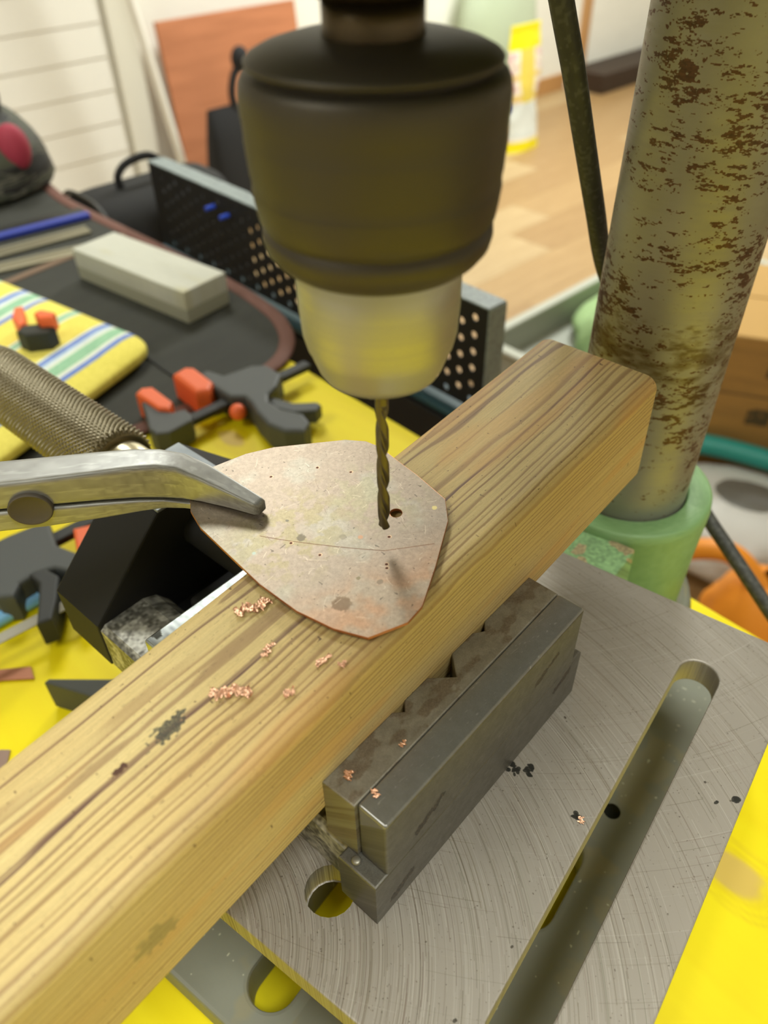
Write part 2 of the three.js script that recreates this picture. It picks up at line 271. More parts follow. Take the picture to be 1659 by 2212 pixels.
{ // sharpening stone
  const stoneTex = tex(256, 256, (u, v) => { const n = fbm(u * 4, v * 4, 61, 4), k = noise(u * 120, v * 120, 62), y = smooth(0.55, 0.75, fbm(u * 3, v * 2, 66, 3)); return mix3([180 + n * 18 + k * 6, 180 + n * 18 + k * 6, 166 + n * 18 + k * 6], [184, 178, 140], y * 0.5); });
  const t = put(thing('sharpening_stone', 'pale grey rectangular sharpening stone lying on the black tool mat', 'whetstone'), 'bench', 0.2905, BENCH + 0.0034, -0.613, 0.155);
  part(t, 'fine_layer', planar(box(0.0465, 0.0165, 0.148, 0.0012, 0, 0.0197, 0), (x, y, z) => [x / 0.06 + 0.5, z / 0.16 + 0.5]), std(0xffffff, 0.8, 0, { map: stoneTex }));
  part(t, 'coarse_layer', box(0.0463, 0.0118, 0.1478, 0.0008, 0, 0.0059, 0), std(0x9d9c88, 0.85), 'darker lower layer');
}
// tools beside the stone
{
  const t = put(thing('blue_handled_file', 'flat file with a blue edge, farthest of the tools in the mat', 'file'), 'bench', 0.235, BENCH + 0.0034, -0.832, -0.11);
  part(t, 'blade', box(0.20, 0.004, 0.02, 0.001, 0, 0.002, -0.006), std(0x3a3b38, 0.45, 0.6));
  part(t, 'blue_strip', box(0.20, 0.006, 0.010, 0.002, 0, 0.003, 0.009), std(0x2f3f9e, 0.5), 'blue edge strip');
  const bar = (x, z, turn, c, label) => { const b = put(thing('steel_rule', label, 'ruler', undefined), 'bench', x, BENCH + 0.0034, z, turn); part(b, 'blade', box(0.22, 0.003, 0.013, 0.0008, 0, 0.0015, 0), std(c, 0.4, 0.7)); part(b, 'raised_edge', box(0.22, 0.004, 0.004, 0.0008, 0, 0.002, -0.008), std(0x8a8672, 0.5, 0.5)); };
  bar(0.205, -0.786, -0.09, 0x8d8872, 'thin grey steel rule next to the blue edged file');
  bar(0.203, -0.752, -0.21, 0x9c967e, 'thin grey steel rule nearest the sharpening stone');
}
{ // folded striped towel
  const stripes = tex(256, 512, (u, v) => {   // v runs along the far edge from the right end, 0.26 m
    const d = v * 0.26, n = noise(u * 150, v * 300, 71), w = noise(u * 12, v * 12, 72);
    const q = ((d - 0.022) % 0.106) / 0.106; let c = [232, 219, 100];
    const blue = [112, 138, 204], green = [150, 196, 160], white = [226, 230, 214], pale = [188, 208, 220];
    if (d > 0.022) { if (q < 0.05) c = blue; else if (q < 0.09) c = white; else if (q < 0.20) c = green; else if (q < 0.235) c = white; else if (q < 0.27) c = pale; else if (q < 0.32) c = blue; else if (q < 0.345) c = white; else if (q > 0.60 && q < 0.62) c = white; else if (q >= 0.62 && q < 0.68) c = green; else if (q >= 0.68 && q < 0.70) c = white; }
    return c.map(k => k - 14 + n * 20 + w * 8);
  });
  const t = put(thing('striped_towel', 'folded yellow towel with blue and green stripes on the black mat', 'towel'), 'bench', 0.234, BENCH + 0.0034, -0.507, 0.20);
  // local: x runs back to the far edge (0), z from the right edge (0) leftwards
  const fine = (y0, y1, dx, dz, seed) => { // cushion: closed grid with rounded rim
    return grid(60, 60, (u, v) => { const a = u * 2 * Math.PI, phi = (v - 0.5) * Math.PI, ca = Math.cos(a), sa = Math.sin(a), e = 0.16, cx = Math.sign(ca) * Math.abs(ca) ** e, cz = Math.sign(sa) * Math.abs(sa) ** e, r = Math.cos(phi) ** 0.25; const x = cx * 0.105 * r - 0.105 + dx, z = cz * 0.132 * r - 0.132 + dz, sz = z - x * 0.175; return [x, (y0 + y1) / 2 + Math.sign(phi) * Math.abs(Math.sin(phi)) ** 0.6 * (y1 - y0) / 2 + (v > 0.5 ? 0.0016 * (fbm(x * 40 + 9, z * 40 + 9, seed, 3) - 0.5) : 0), sz, (x + 0.21) / 0.21, clamp(-z / 0.26, 0.002, 0.998)]; }); };
  const m = std(0xffffff, 0.9, 0, { map: stripes, side: THREE.DoubleSide });
  part(t, 'cloth', fine(0.0002, 0.0165, 0.0, 0.0, 3), m);
}
// ---------------------------------------------------------------- clamps
const grey = std(0x474a49, 0.55), orange = std(0xf06c38, 0.5), greyDark = std(0x2b2d2c, 0.6);
{
  const t = put(thing('bar_clamp', 'dark grey bar clamp with orange pads on the bench beyond the copper sheet', 'clamp'), 'bench', 0, BENCH, 0);
  part(t, 'bar', box(0.128, 0.005, 0.0085, 0.001, 0.235, 0.0120, -0.4055), greyDark);
  part(t, 'fixed_jaw', prism(mm([[169, -408], [169, -399], [176, -394.5], [194, -396], [198, -402], [198, -411], [190, -413], [186, -420], [187, -438], [181, -438], [176, -424]]), 0.002, 0.019, 0.0015), grey);
  part(t, 'pad', prism(mm([[182.5, -447], [189, -450], [195, -446], [195, -420], [189, -414], [184, -420]]), 0.001, 0.022, 0.002), orange, 'orange pad');
  part(t, 'pad', prism(mm([[213, -449], [225, -451], [229, -446], [228, -420], [220, -413], [212, -418]]), 0.001, 0.023, 0.003), orange, 'orange pad');
  part(t, 'body', prism(mm([[228, -440], [236, -440], [240, -426], [262, -423], [270, -416], [270, -398], [258, -388], [248, -384], [243, -377], [243, -364], [250, -349], [247, -338], [238, -333], [229, -342], [226, -356], [229, -372], [233, -384], [234, -393], [227, -400], [226, -420]]), 0.0005, 0.0205, 0.0025, [], false), grey);
  part(t, 'trigger', prism(mm([[247, -385], [252, -386], [258, -370], [270, -360], [270, -355], [263, -352], [251, -361], [245, -374]]), 0.004, 0.015, 0.0015), grey);
  part(t, 'release_button', new THREE.SphereGeometry(0.0058, 20, 14).translate(0.2265, 0.012, -0.3915), orange, 'orange release button');
}
{
  const t = put(thing('bar_clamp', 'dark grey bar clamp with an arched handle left of the vise', 'clamp'), 'bench', 0, BENCH, 0);
  part(t, 'bar', box(0.19, 0.005, 0.0085, 0.001, 0.04, 0.0122, -0.359), greyDark);
  part(t, 'body', prism(mm([[20, -372], [60, -372], [82, -369], [76, -346], [81, -333], [82, -318], [77, -306], [68, -300], [61, -301], [63, -306], [70, -313], [71, -323], [67, -330], [58, -333], [49, -332], [43, -326], [36, -331], [34, -345], [22, -352]]), 0.0005, 0.020, 0.002), grey);
  part(t, 'trigger', prism(mm([[55, -334], [63, -333], [66, -322], [58, -308], [50, -297], [43, -299], [50, -312], [56, -324]]), 0.004, 0.021, 0.0015), greyDark);
  part(t, 'pad', prism(mm([[88, -351], [104, -344], [98, -330], [86, -321], [80, -330]]), 0.001, 0.021, 0.002), orange, 'orange pad');
  part(t, 'release_button', new THREE.SphereGeometry(0.0052, 20, 14).translate(0.0775, 0.010, -0.3395), orange, 'orange release button');
}
{
  const t = put(thing('spring_clamp', 'small black clamp with orange tips lying on the striped towel', 'clamp'), 'bench', 0.168, BENCH + 0.0186, -0.562);
  part(t, 'body', prism(mm([[-14, -2], [-6, -8], [6, 0], [10, 12], [2, 16], [-12, 8]]), -0.0002, 0.016, 0.002), std(0x26281f, 0.6));
  part(t, 'pad', prism(mm([[-10, -4], [-4, -8], [6, -34], [0, -36], [-8, -22]]), 0.004, 0.018, 0.002), orange, 'orange tip');
  part(t, 'pad', prism(mm([[3, -4], [9, -6], [15, 6], [10, 12], [2, 6]]), 0.010, 0.024, 0.002), orange, 'orange tip');
}
// small things at the left of the bench
{
  const p = put(thing('blue_pen', 'light blue pen lying on the bench under the arched clamp', 'pen'), 'bench', 0.02, BENCH + 0.0042, -0.3325, 0.02);
  part(p, 'barrel', cyl(0.004, 0.105, 20).rotateZ(-Math.PI / 2).translate(-0.05, 0, 0), std(0x7fbcea, 0.4));
  part(p, 'tip', lathe([[0.0038, 0], [0.003, 0.004], [0.0012, 0.011], [0, 0.012]], 20).rotateZ(-Math.PI / 2).translate(0.055, 0, 0), std(0x3a78b8, 0.4));
  const q = solo('steel_strip', box(0.13, 0.0012, 0.005, 0.0004), std(0x9a9688, 0.4, 0.8), 'narrow grey metal strip propped across the bench left of the vise', 'strip');
  put(q, 'bench', 0.018, BENCH + 0.0145, -0.3095, -0.06); q.rotation.x = 0.5;
  const s1 = solo('copper_scrap', prism(mm([[12, -306], [20, -304], [32, -295], [30, -287], [18, -297], [10, -301]]), 0.0002, 0.0014, 0.0002), std(0xa9745c, 0.4, 0.7), 'small reddish copper offcut on the yellow bench below the metal strip', 'offcut'); put(s1, 'bench', 0, BENCH, 0);
  const s2 = solo('copper_scrap', prism(mm([[-6, -262], [2, -260], [5, -257], [-1, -248], [-9, -244]]), 0.0002, 0.0014, 0.0002), std(0x9b8478, 0.45, 0.7), 'greyish metal offcut on the bench beside the wooden beam', 'offcut'); put(s2, 'bench', 0, BENCH, 0);
  const w = put(thing('wedge_block', 'dark grey plastic wedge on the bench between the vise and the wooden beam', 'wedge'), 'bench', 0, BENCH, 0);
  part(w, 'block', prism(mm([[30.5, -264.5], [33, -265], [70, -229], [66, -216], [52, -224]]), 0.0002, 0.020, 0.0012), std(0x454742, 0.6));
}
// dark bag with red patch at the far left end of the bench
{
  const t = put(thing('camouflage_bag', 'dark mottled bag with a red patch standing behind the tool mat', 'bag'), 'bench', 0.285, BENCH + 0.0034, -0.99);
  const ct = tex(256, 256, (u, v) => { const n = fbm(u * 14, v * 14, 81, 3); return n > 0.56 ? [70, 72, 56] : n > 0.47 ? [44, 46, 38] : n > 0.4 ? [92, 90, 78] : [30, 30, 28]; });
  part(t, 'body', grid(48, 36, (u, v) => { const a = u * 2 * Math.PI, f = v < 0.06 ? 0.9 + v * 1.6 : (1 - ((v - 0.06) / 0.94) ** 2.4) ** 0.5, n = 1 + 0.1 * (fbm(Math.cos(a) * 3 + 5, Math.sin(a) * 3 + v * 5, 9, 3) - 0.5); return [Math.cos(a) * 0.088 * f * n, v * 0.095, Math.sin(a) * 0.085 * f * n]; }), std(0xffffff, 0.7, 0, { map: ct }));
  part(t, 'red_patch', new THREE.SphereGeometry(0.05, 24, 16).scale(0.36, 0.5, 0.3).translate(0.03, 0.05, 0.068), std(0xa03044, 0.7), 'red patch');
  part(t, 'carry_loop', tube([[-0.02, 0.08, 0.02], [-0.01, 0.115, 0.03], [0.02, 0.125, 0.03], [0.035, 0.10, 0.03], [0.03, 0.07, 0.03]], 0.010, 30, 10), std(0x2c2c30, 0.7));
}
// ================================================================ TROLLEY WITH PERFORATED PANEL
{
  const t = put(thing('tool_rack', 'narrow black tool rack with teal rim and perforated upright panel beyond the bench', 'tool rack'), 'bench', 0, FLOOR, 0);
  const Y = y => y - FLOOR, black = std(0x0a0b0b, 0.7), teal = std(0x114450, 0.45), edge = std(0x8f9a9a, 0.5, 0.0, { map: tex(128, 128, (u, v) => { const n = fbm(u * 20, v * 20, 91, 4); return 190 + n * 110; }, true, true) });
  part(t, 'side_panel', box(0.030, 0.42, 0.50, 0.002, 0.396, Y(-0.345), -0.535), black);
  part(t, 'teal_rim', box(0.030, 0.006, 0.50, 0.002, 0.3955, Y(-0.1285), -0.535), teal, 'teal top rim');
  for (const z of [-0.774, -0.296]) part(t, 'post', box(0.022, Y(-0.55), 0.022, 0.002, 0.397, Y(-0.55) / 2, z), teal);
  part(t, 'lower_shelf', box(0.09, 0.012, 0.58, 0.002, 0.44, 0.18, -0.585), black);
  // perforated panel with returned edges
  const Z0 = -0.775, Z1 = -0.3155, y0 = Y(-0.122), y1 = Y(-0.036), X = 0.393;
  const sh = new THREE.Shape(); sh.moveTo(Z0, y0); sh.lineTo(Z1, y0); sh.lineTo(Z1, y1); sh.lineTo(Z0, y1); sh.closePath();
  let col = 0;
  for (let z = Z1 - 0.0125; z > Z0 + 0.01; z -= 0.0125, col++) for (let k = 0; k < 6; k++) { const y = y0 + 0.007 + k * 0.0138 + (col % 2 ? 0.0069 : 0); if (y > y1 - 0.006) continue; const h = new THREE.Path(); h.absellipse(z, y, 0.0029, 0.0029, 0, 2 * Math.PI, true); sh.holes.push(h); }
  const pg = new THREE.ExtrudeGeometry(sh, { depth: 0.0015, bevelEnabled: false, curveSegments: 5 }).rotateY(-Math.PI / 2).translate(X + 0.0015, 0, 0);
  part(t, 'perforated_panel', pg, black);
  part(t, 'panel_top_edge', planar(box(0.019, 0.002, Z1 - Z0, 0.0006, X + 0.0095, y1, (Z0 + Z1) / 2), (x, y, z) => [x * 20, z * 20]), edge, 'grey upper edge');
  part(t, 'panel_end_edge', planar(box(0.019, y1 - y0, 0.002, 0.0006, X + 0.0095, (y0 + y1) / 2, Z1), (x, y, z) => [x * 20, y * 20]), edge, 'grey end edge');
  part(t, 'hook_peg', cyl(0.0022, 0.010, 14).rotateZ(Math.PI / 2).translate(X - 0.002, y1 - 0.014, -0.655), std(0x2b4cc0, 0.4), 'blue peg');
  part(t, 'hook_peg', cyl(0.0022, 0.010, 14).rotateZ(Math.PI / 2).translate(X - 0.002, y1 - 0.0165, -0.632), std(0x2b4cc0, 0.4), 'blue peg');
  part(t, 'side_shelf', box(0.19, 0.010, 0.20, 0.002, 0.445, Y(-0.297), -0.885), black);
  // black tool bag on the rack's side shelf, its end turned to the bench
  const b = put(thing('tool_bag', 'black leather tool bag with a carry handle behind the far end of the perforated panel', 'bag'), 'bench', 0.44, -0.292, -0.885);
  const lm = std(0x0c0c0b, 0.8), S = (x, k) => ({ c: [x, 0.1, 0], w: [0, 0, 0.068 * k], h: [0, 0.1 * k, 0] });
  part(b, 'shell', loft([S(-0.092, 0.9), S(-0.082, 0.98), S(-0.05, 1), S(0.07, 1), S(0.085, 0.97), S(0.092, 0.88)], 48, 0.6), lm);
  for (const x of [-0.080, 0.055]) part(b, 'strap', tube(Array.from({ length: 33 }, (_, i) => { const a = i / 32 * 2 * Math.PI, q = v => Math.sign(v) * Math.abs(v) ** 0.6; return [x, 0.1 + 0.1015 * q(Math.sin(a)), 0.0695 * q(Math.cos(a))]; }), 0.003, 90, 8), std(0x26241f, 0.5));
  part(b, 'flap_edge', box(0.12, 0.004, 0.004, 0.0015, -0.01, 0.145, 0.0665), std(0x3a352a, 0.5));
  part(b, 'carry_handle', tube([[-0.030, 0.195, 0.0], [-0.032, 0.212, 0.0], [-0.020, 0.223, 0.0], [0.012, 0.226, 0.0], [0.026, 0.214, 0.0], [0.026, 0.195, 0.0]], 0.0045, 50, 10), lm);
  part(b, 'stud', new THREE.SphereGeometry(0.004, 16, 10).scale(1, 1, 0.5).translate(-0.035, 0.115, 0.068), std(0x8b8570, 0.35, 0.8), 'metal stud');
}
// ================================================================ DRILL PRESS
const AX = 0.2784, BZ = -0.0738;                     // column axis in the table frame
const colTex = tex(1024, 2048, (u, v) => {           // u round the tube, v height -0.09 .. 0.45
  const y = -0.09 + v * 0.54, X = u * 164, Y = y * 1000;
  const n1 = fbm(X * 0.34, Y * 0.9, 101, 5), n2 = noise(X * 1.3, Y * 3.0, 105), n3 = fbm(X * 0.05, Y * 0.05, 107, 3), n4 = noise(X * 0.16, Y * 0.3, 110);
  let c = mix3([162, 160, 150], [140, 136, 122], n3);
  const heavy = smooth(0.085, 0.098, y + (n3 - 0.5) * 0.03) * (1 - smooth(0.108, 0.124, y + (n3 - 0.5) * 0.05));
  const low = smooth(0.0, 0.05, y + (n3 - 0.5) * 0.04);
  const amount = low * (0.03 + 0.42 * (n3 - 0.42)) + heavy * 0.10;
  let r = smooth(0.02, -0.03, 0.60 - amount - (n1 * 0.6 + n2 * 0.22 + n4 * 0.18) + 0.10);
  c = mix3(c, mix3([62, 42, 24], [92, 58, 36], n2), r * 0.92);
  const smear = smooth(0.05, 0.062, y + (n1 - 0.5) * 0.03) * (1 - smooth(0.075, 0.09, y + (n1 - 0.5) * 0.03));
  c = mix3(c, [84, 66, 34], smear * clamp((fbm(X * 0.12, Y * 0.3, 120, 4) - 0.38) * 4) * 0.7);
  return c;
});
const colRough = tex(512, 1024, (u, v) => { const y = -0.09 + v * 0.54, X = u * 164, Y = y * 1000; return 92 + 60 * fbm(X * 0.22, Y * 0.85, 101, 4) + 40 * noise(X * 0.05, Y * 2, 3); }, false);
const column = std(0xffffff, 1.0, 0.45, { map: colTex, roughnessMap: colRough });
column.roughness = 0.85;
const greenPaint = std(0xffffff, 0.55, 0, { map: tex(256, 256, (u, v) => { const n = fbm(u * 6, v * 6, 131, 4), k = noise(u * 90, v * 90, 133); return mix3([146, 182, 128], [112, 150, 92], n).map(q => q - 6 + k * 12); }, true, true) });
// turned and scratched cast iron
const ironTex = (() => {
  const S = 2048, cv = document.createElement('canvas'); cv.width = cv.height = S; const c = cv.getContext('2d'), r = rng(77), px = S / 0.2;
  c.fillStyle = 'rgb(150,143,131)'; c.fillRect(0, 0, S, S);
  const at = (a, b) => [(a - 0.03) * px, (b + 0.17) * px];
  const arcs = (ca, cb, n, r0, r1, alpha) => { const [x, y] = at(ca, cb); for (let i = 0; i < n; i++) { const R = (r0 + r() * (r1 - r0)) * px, s = r() * 6.3, l = 0.12 + r() * 0.7, w = r(); c.strokeStyle = w > 0.5 ? `rgba(${60 + r() * 20},${52 + r() * 16},${42},${alpha * (0.3 + r())})` : `rgba(206,202,190,${alpha * (0.2 + r() * 0.8)})`; c.lineWidth = 0.7 + r() * 1.2; c.beginPath(); c.arc(x, y, R, s, s + l * 0.05 / (R / px)); c.stroke(); } };
  arcs(0.02, -0.10, 13000, 0.01, 0.24, 0.36);
  arcs(0.27, -0.13, 2600, 0.04, 0.26, 0.26);
  for (let i = 0; i < 5200; i++) { const x = r() * S, y = r() * S, q = r(); c.fillStyle = `rgba(50,40,30,${0.12 + 0.4 * r() * q})`; c.beginPath(); c.ellipse(x, y, 1 + 2.6 * q * r(), 1 + 2 * q * r(), r() * 3, 0, 6.3); c.fill(); }
  const blot = (a, b, k) => { const [x, y] = at(a, b); for (let i = 0; i < k; i++) { c.fillStyle = 'rgba(34,32,26,0.8)'; c.beginPath(); c.ellipse(x + (r() - 0.5) * k * 2.4, y + (r() - 0.5) * k * 2.0, 3 + r() * 9, 3 + r() * 6, r() * 3, 0, 6.3); c.fill(); } };
  const speck = (a, b) => { const [x, y] = at(a, b); c.fillStyle = 'rgba(50,44,34,0.7)'; c.beginPath(); c.ellipse(x, y, 1.5 + r() * 4, 1.5 + r() * 3, r() * 3, 0, 6.3); c.fill(); };
  blot(0.1247, -0.0454, 14); blot(0.1270, -0.0417, 14); blot(0.1218, -0.0229, 8); blot(0.1501, 0.0090, 2); blot(0.1539, 0.0132, 7);
  for (let i = 0; i < 24; i++) speck(0.03 + r() * 0.2, -0.17 + r() * 0.2, 1 + Math.floor(r() * 2));
  c.globalAlpha = 1;
  const t = new THREE.CanvasTexture(cv); t.colorSpace = THREE.SRGBColorSpace; t.flipY = false; t.anisotropy = 8; return t;
})();
const iron = std(0xffffff, 0.5, 0.4, { map: ironTex, bumpMap: ironTex, bumpScale: 0.00006 });
const ironUV = g => planar(g, (x, y, z) => [(x + AX - 0.03) / 0.2, (z + BZ + 0.17) / 0.2]);
const baseTex = tex(512, 512, (u, v) => {
  const n = fbm(u * 7, v * 7, 141, 4), k = noise(u * 140, v * 140, 143); let c = mix3([136, 138, 124], [112, 112, 96], n);
  c = mix3(c, [150, 138, 96], smooth(0.58, 0.72, fbm(u * 14 + 3, v * 14, 147, 4)) * 0.4);
  if (k > 0.965) c = [206, 204, 176];
  return c;
}, true, true);
const basePaint = std(0xffffff, 0.5, 0, { map: baseTex });
const capsule = (a0, a1, b0, b1) => { const p = new THREE.Path(), r = (b1 - b0) / 2, m = -(b0 + b1) / 2; p.absarc(a0 + r, m, r, Math.PI / 2, Math.PI * 1.5, false); p.absarc(a1 - r, m, r, -Math.PI / 2, Math.PI / 2, false); p.closePath(); return p; };
{
  const t = put(thing('drill_press', 'bench drill press with rusty steel column, slotted iron table and dark chuck', 'drill press'), 'table', AX, BENCH, BZ);
  const lx = a => a - AX, lz = b => b - BZ, ly = y => y - BENCH;
  const cap = (a0, a1, b0, b1) => capsule(lx(a0), lx(a1), lz(b0), lz(b1));
  const circ = (a, b, r) => { const p = new THREE.Path(); p.absellipse(lx(a), -lz(b), r, r, 0, 2 * Math.PI, true); return p; };
  // base
  const base = part(t, 'base', planar(prism([[lx(0.036), lz(-0.163)], [lx(0.246), lz(-0.163)], [lx(0.256), lz(-0.13)], [0.0, -0.036], [0.030, -0.026], [0.038, 0.0], [0.030, 0.026], [0.0, 0.036], [lx(0.258), lz(0.006)], [lx(0.246), lz(0.015)], [lx(0.036), lz(0.015)], [lx(0.030), lz(0.008)], [lx(0.030), lz(-0.156)]], 0, 0.02, 0.0015, [cap(0.040, 0.110, -0.0955, -0.0785), cap(0.112, 0.154, -0.040, -0.0205), circ(0.1705, -0.0198, 0.0048), cap(0.16, 0.21, -0.125, -0.105)]), (x, y, z) => [x * 5, z * 5]), basePaint);
  part(base, 'column_socket', lathe([[0.0263, 0.02], [0.044, 0.02], [0.042, 0.026], [0.038, 0.0265], [0.0263, 0.0272]], 64), basePaint);
  // column
  const colGeo = lathe([[0, 0.005], [0.0261, 0.005], [0.0261, 0.54], [0.025, 0.5405], [0, 0.5405]], 128);
  for (let i = 0, p = colGeo.attributes.position, w = colGeo.attributes.uv; i < p.count; i++) w.setY(i, p.getY(i) / 0.54);
  part(t, 'column', colGeo, column, 'rust speckled steel column');
  // table
  const tb = part(t, 'table', ironUV(prism([[lx(0.0462), lz(-0.163)], [lx(0.2200), lz(-0.163)], [lx(0.2206), lz(0.010)], [lx(0.216), lz(0.0157)], [lx(0.0462), lz(0.0157)], [lx(0.0419), lz(0.0115)], [lx(0.0419), lz(-0.1585)]], ly(-0.011), ly(0), 0.0006, [cap(0.055, 0.1985, -0.0178, -0.0043), cap(0.055, 0.1985, -0.1432, -0.1298), circ(0.0628, -0.0685, 0.0077)])), iron, 'scratched bare iron plate with long slots');
  part(tb, 'collar', lathe([[0.0264, ly(-0.062)], [0.0362, ly(-0.062)], [0.0366, ly(-0.03)], [0.0375, ly(-0.006)], [0.037, ly(-0.002)], [0.0355, ly(-0.0008)], [0.0275, ly(-0.001)], [0.0264, ly(-0.003)], [0.0264, ly(-0.062)]], 80), greenPaint, 'green painted collar');
  part(tb, 'neck', planar(slabZ([[lx(0.2195), ly(-0.001)], [lx(0.2235), ly(-0.0015)], [lx(0.243), ly(-0.0048)], [lx(0.246), ly(-0.04)], [lx(0.21), ly(-0.028)], [lx(0.21), ly(-0.0116)], [lx(0.2195), ly(-0.0112)]], -0.024, 0.020, 0.001), (x, y, z) => [x * 16 + y * 16, z * 16]), std(0xffffff, 0.7, 0, { map: tex(256, 256, (u, v) => { const n = fbm(u * 5, v * 5, 151, 4); return n > 0.60 ? [166, 152, 112].map(q => q * (0.8 + 0.3 * noise(u * 60, v * 60, 3))) : [128, 164, 112].map(q => q * (0.85 + 0.3 * noise(u * 50, v * 50, 5))); }, true, true) }), 'green casting with worn beige edge');
  // head, above the picture: it shades the column and the beam's far end
  const hg = std(0x5f6658, 0.5);
  part(t, 'head', merge([box(0.42, 0.20, 0.22, 0.02, -0.02, ly(0.345), -0.006), box(0.10, 0.05, 0.09, 0.012, 0, ly(0.245), 0)]), hg);
  const SX = 0.1165 - AX, SZ = -0.0874 - BZ;
  part(t, 'quill', lathe([[0, ly(0.2)], [0.0095, ly(0.2)], [0.0095, ly(0.2012)], [0.0135, ly(0.2045)], [0.0135, ly(0.255)], [0, ly(0.255)]], 64, SX, 0, SZ), std(0x4a3a28, 0.5, 0.6));
  // chuck
  const dark = std(0x4f493f, 0.5, 0.6);
  const P = (r, y) => [r, ly(y)];
  const chuck = part(t, 'chuck', lathe([P(0.0080, 0.1945), P(0.0095, 0.1945), P(0.0150, 0.1940), P(0.0190, 0.1929), P(0.0211, 0.1919), P(0.0216, 0.1914), P(0.0215, 0.1909), P(0.0203, 0.1907), P(0.0202, 0.1898), P(0.0217, 0.1897), P(0.0224, 0.1892), P(0.0229, 0.1882), P(0.02315, 0.1865), P(0.0231, 0.1835), P(0.02295, 0.1833), P(0.02295, 0.1800), P(0.0230, 0.1798), P(0.0227, 0.1742), P(0.02255, 0.1740), P(0.0225, 0.1716), P(0.02265, 0.1714), P(0.0223, 0.1685), P(0.0219, 0.1662), P(0.0210, 0.1652), P(0.0210, 0.1644), P(0.0216, 0.1640), P(0.0217, 0.1625), P(0.0212, 0.1606), P(0.0198, 0.1588), P(0.0182, 0.1576), P(0.0165, 0.1568), P(0.0140, 0.1566)], 144, SX, 0, SZ), dark, 'dark blackened steel body');
  part(chuck, 'chuck_neck', lathe([P(0, 0.19), P(0.0084, 0.19), P(0.0086, 0.1932), P(0.0084, 0.1962), P(0.0084, 0.2), P(0, 0.2)], 64, SX, 0, SZ), std(0x5d503c, 0.35, 0.85));
  const steelN = std(0xb4b2a6, 0.3, 0.8, { roughnessMap: tex(8, 512, (u, v) => 150 + 80 * noise(3, v * 190, 161), false) }); steelN.roughness = 0.62;
  part(chuck, 'nose', lathe([P(0.0140, 0.1575), P(0.01645, 0.1575), P(0.01635, 0.1480), P(0.0160, 0.1420), P(0.01535, 0.1392), P(0.0150, 0.1386), P(0.0134, 0.1340), P(0.0126, 0.1326), P(0.0112, 0.1318), P(0.0060, 0.1316), P(0.0026, 0.1320)], 128, SX, 0, SZ), steelN, 'bright turned steel nose');
  for (let i = 0; i < 3; i++) { const a = 0.9 + i * 2.094, j = part(chuck, 'jaw', loft([{ c: [0.0040, 0.1325, 0], w: [0.0024, 0, 0], h: [0, 0, 0.0021] }, { c: [0.0038, 0.1290, 0], w: [0.0021, 0, 0], h: [0, 0, 0.0019] }, { c: [0.0032, 0.1268, 0], w: [0.0014, 0, 0], h: [0, 0, 0.0016] }].map(s => ({ ...s, c: [s.c[0], ly(s.c[1]), s.c[2]] })), 20, 0.6), std(0x6a6350, 0.35, 0.8)); j.position.set(SX, 0, SZ); j.rotation.y = a; }
  // drill bit
  const R = 0.00155, bit = grid(64, 220, (u, v) => {
    const y = 0.0852 + v * 0.0468, th = u * 2 * Math.PI, fl = y < 0.121 ? 1 : 1 - smooth(0.121, 0.1235, y), ph = th - (y - 0.085) / 0.0205 * 2 * Math.PI;
    let d = 1; for (const k of [0, Math.PI]) { let q = (ph - k) % (2 * Math.PI); if (q > Math.PI) q -= 2 * Math.PI; if (q < -Math.PI) q += 2 * Math.PI; d -= 0.64 * fl * Math.exp(-((q / 0.62) ** 4)); }
    let r = R * Math.max(0.3, d); if (v < 0.02) r *= Math.max(0.02, v / 0.02 * 1.0);
    return [Math.cos(th) * r, y, Math.sin(th) * r];
  });
  put(solo('drill_bit', bit, std(0x6b634f, 0.4, 0.85), 'thin twist drill bit held in the chuck just above the copper sheet', 'drill bit'), 'table', 0.1165, 0, -0.0874);
}
{
  const c = solo('power_cable', tube([[0.049, 0.30, -0.262], [0.0493, 0.1970, -0.2655], [0.0545, 0.1809, -0.2664], [0.0613, 0.1622, -0.2691], [0.0696, 0.1397, -0.2764], [0.0805, 0.1118, -0.2890], [0.0928, 0.0824, -0.3062], [0.1135, 0.0443, -0.3258], [0.1441, -0.0111, -0.3299], [0.1565, -0.0345, -0.3131], [0.1654, -0.0497, -0.3027], [0.1786, -0.0648, -0.2834], [0.1931, -0.0809, -0.2614], [0.2125, -0.1048, -0.2375], [0.232, -0.20, -0.240]], 0.0037, 160, 14), std(0xffffff, 0.6, 0, { map: tex(64, 1024, (u, v) => { const n = fbm(u * 8, v * 160, 171, 3); return mix3(mix3([46, 46, 42], [66, 66, 60], n), [96, 98, 90], smooth(0.6, 0.75, noise(u * 20, v * 500, 173)) * 0.5); }) }), 'dark grey power cable hanging down behind the steel column', 'cable');
  c.geometry.attributes.uv && planarSwap(c.geometry);
}
function planarSwap(g) { const u = g.attributes.uv; for (let i = 0; i < u.count; i++) u.setXY(i, u.getY(i), u.getX(i)); }
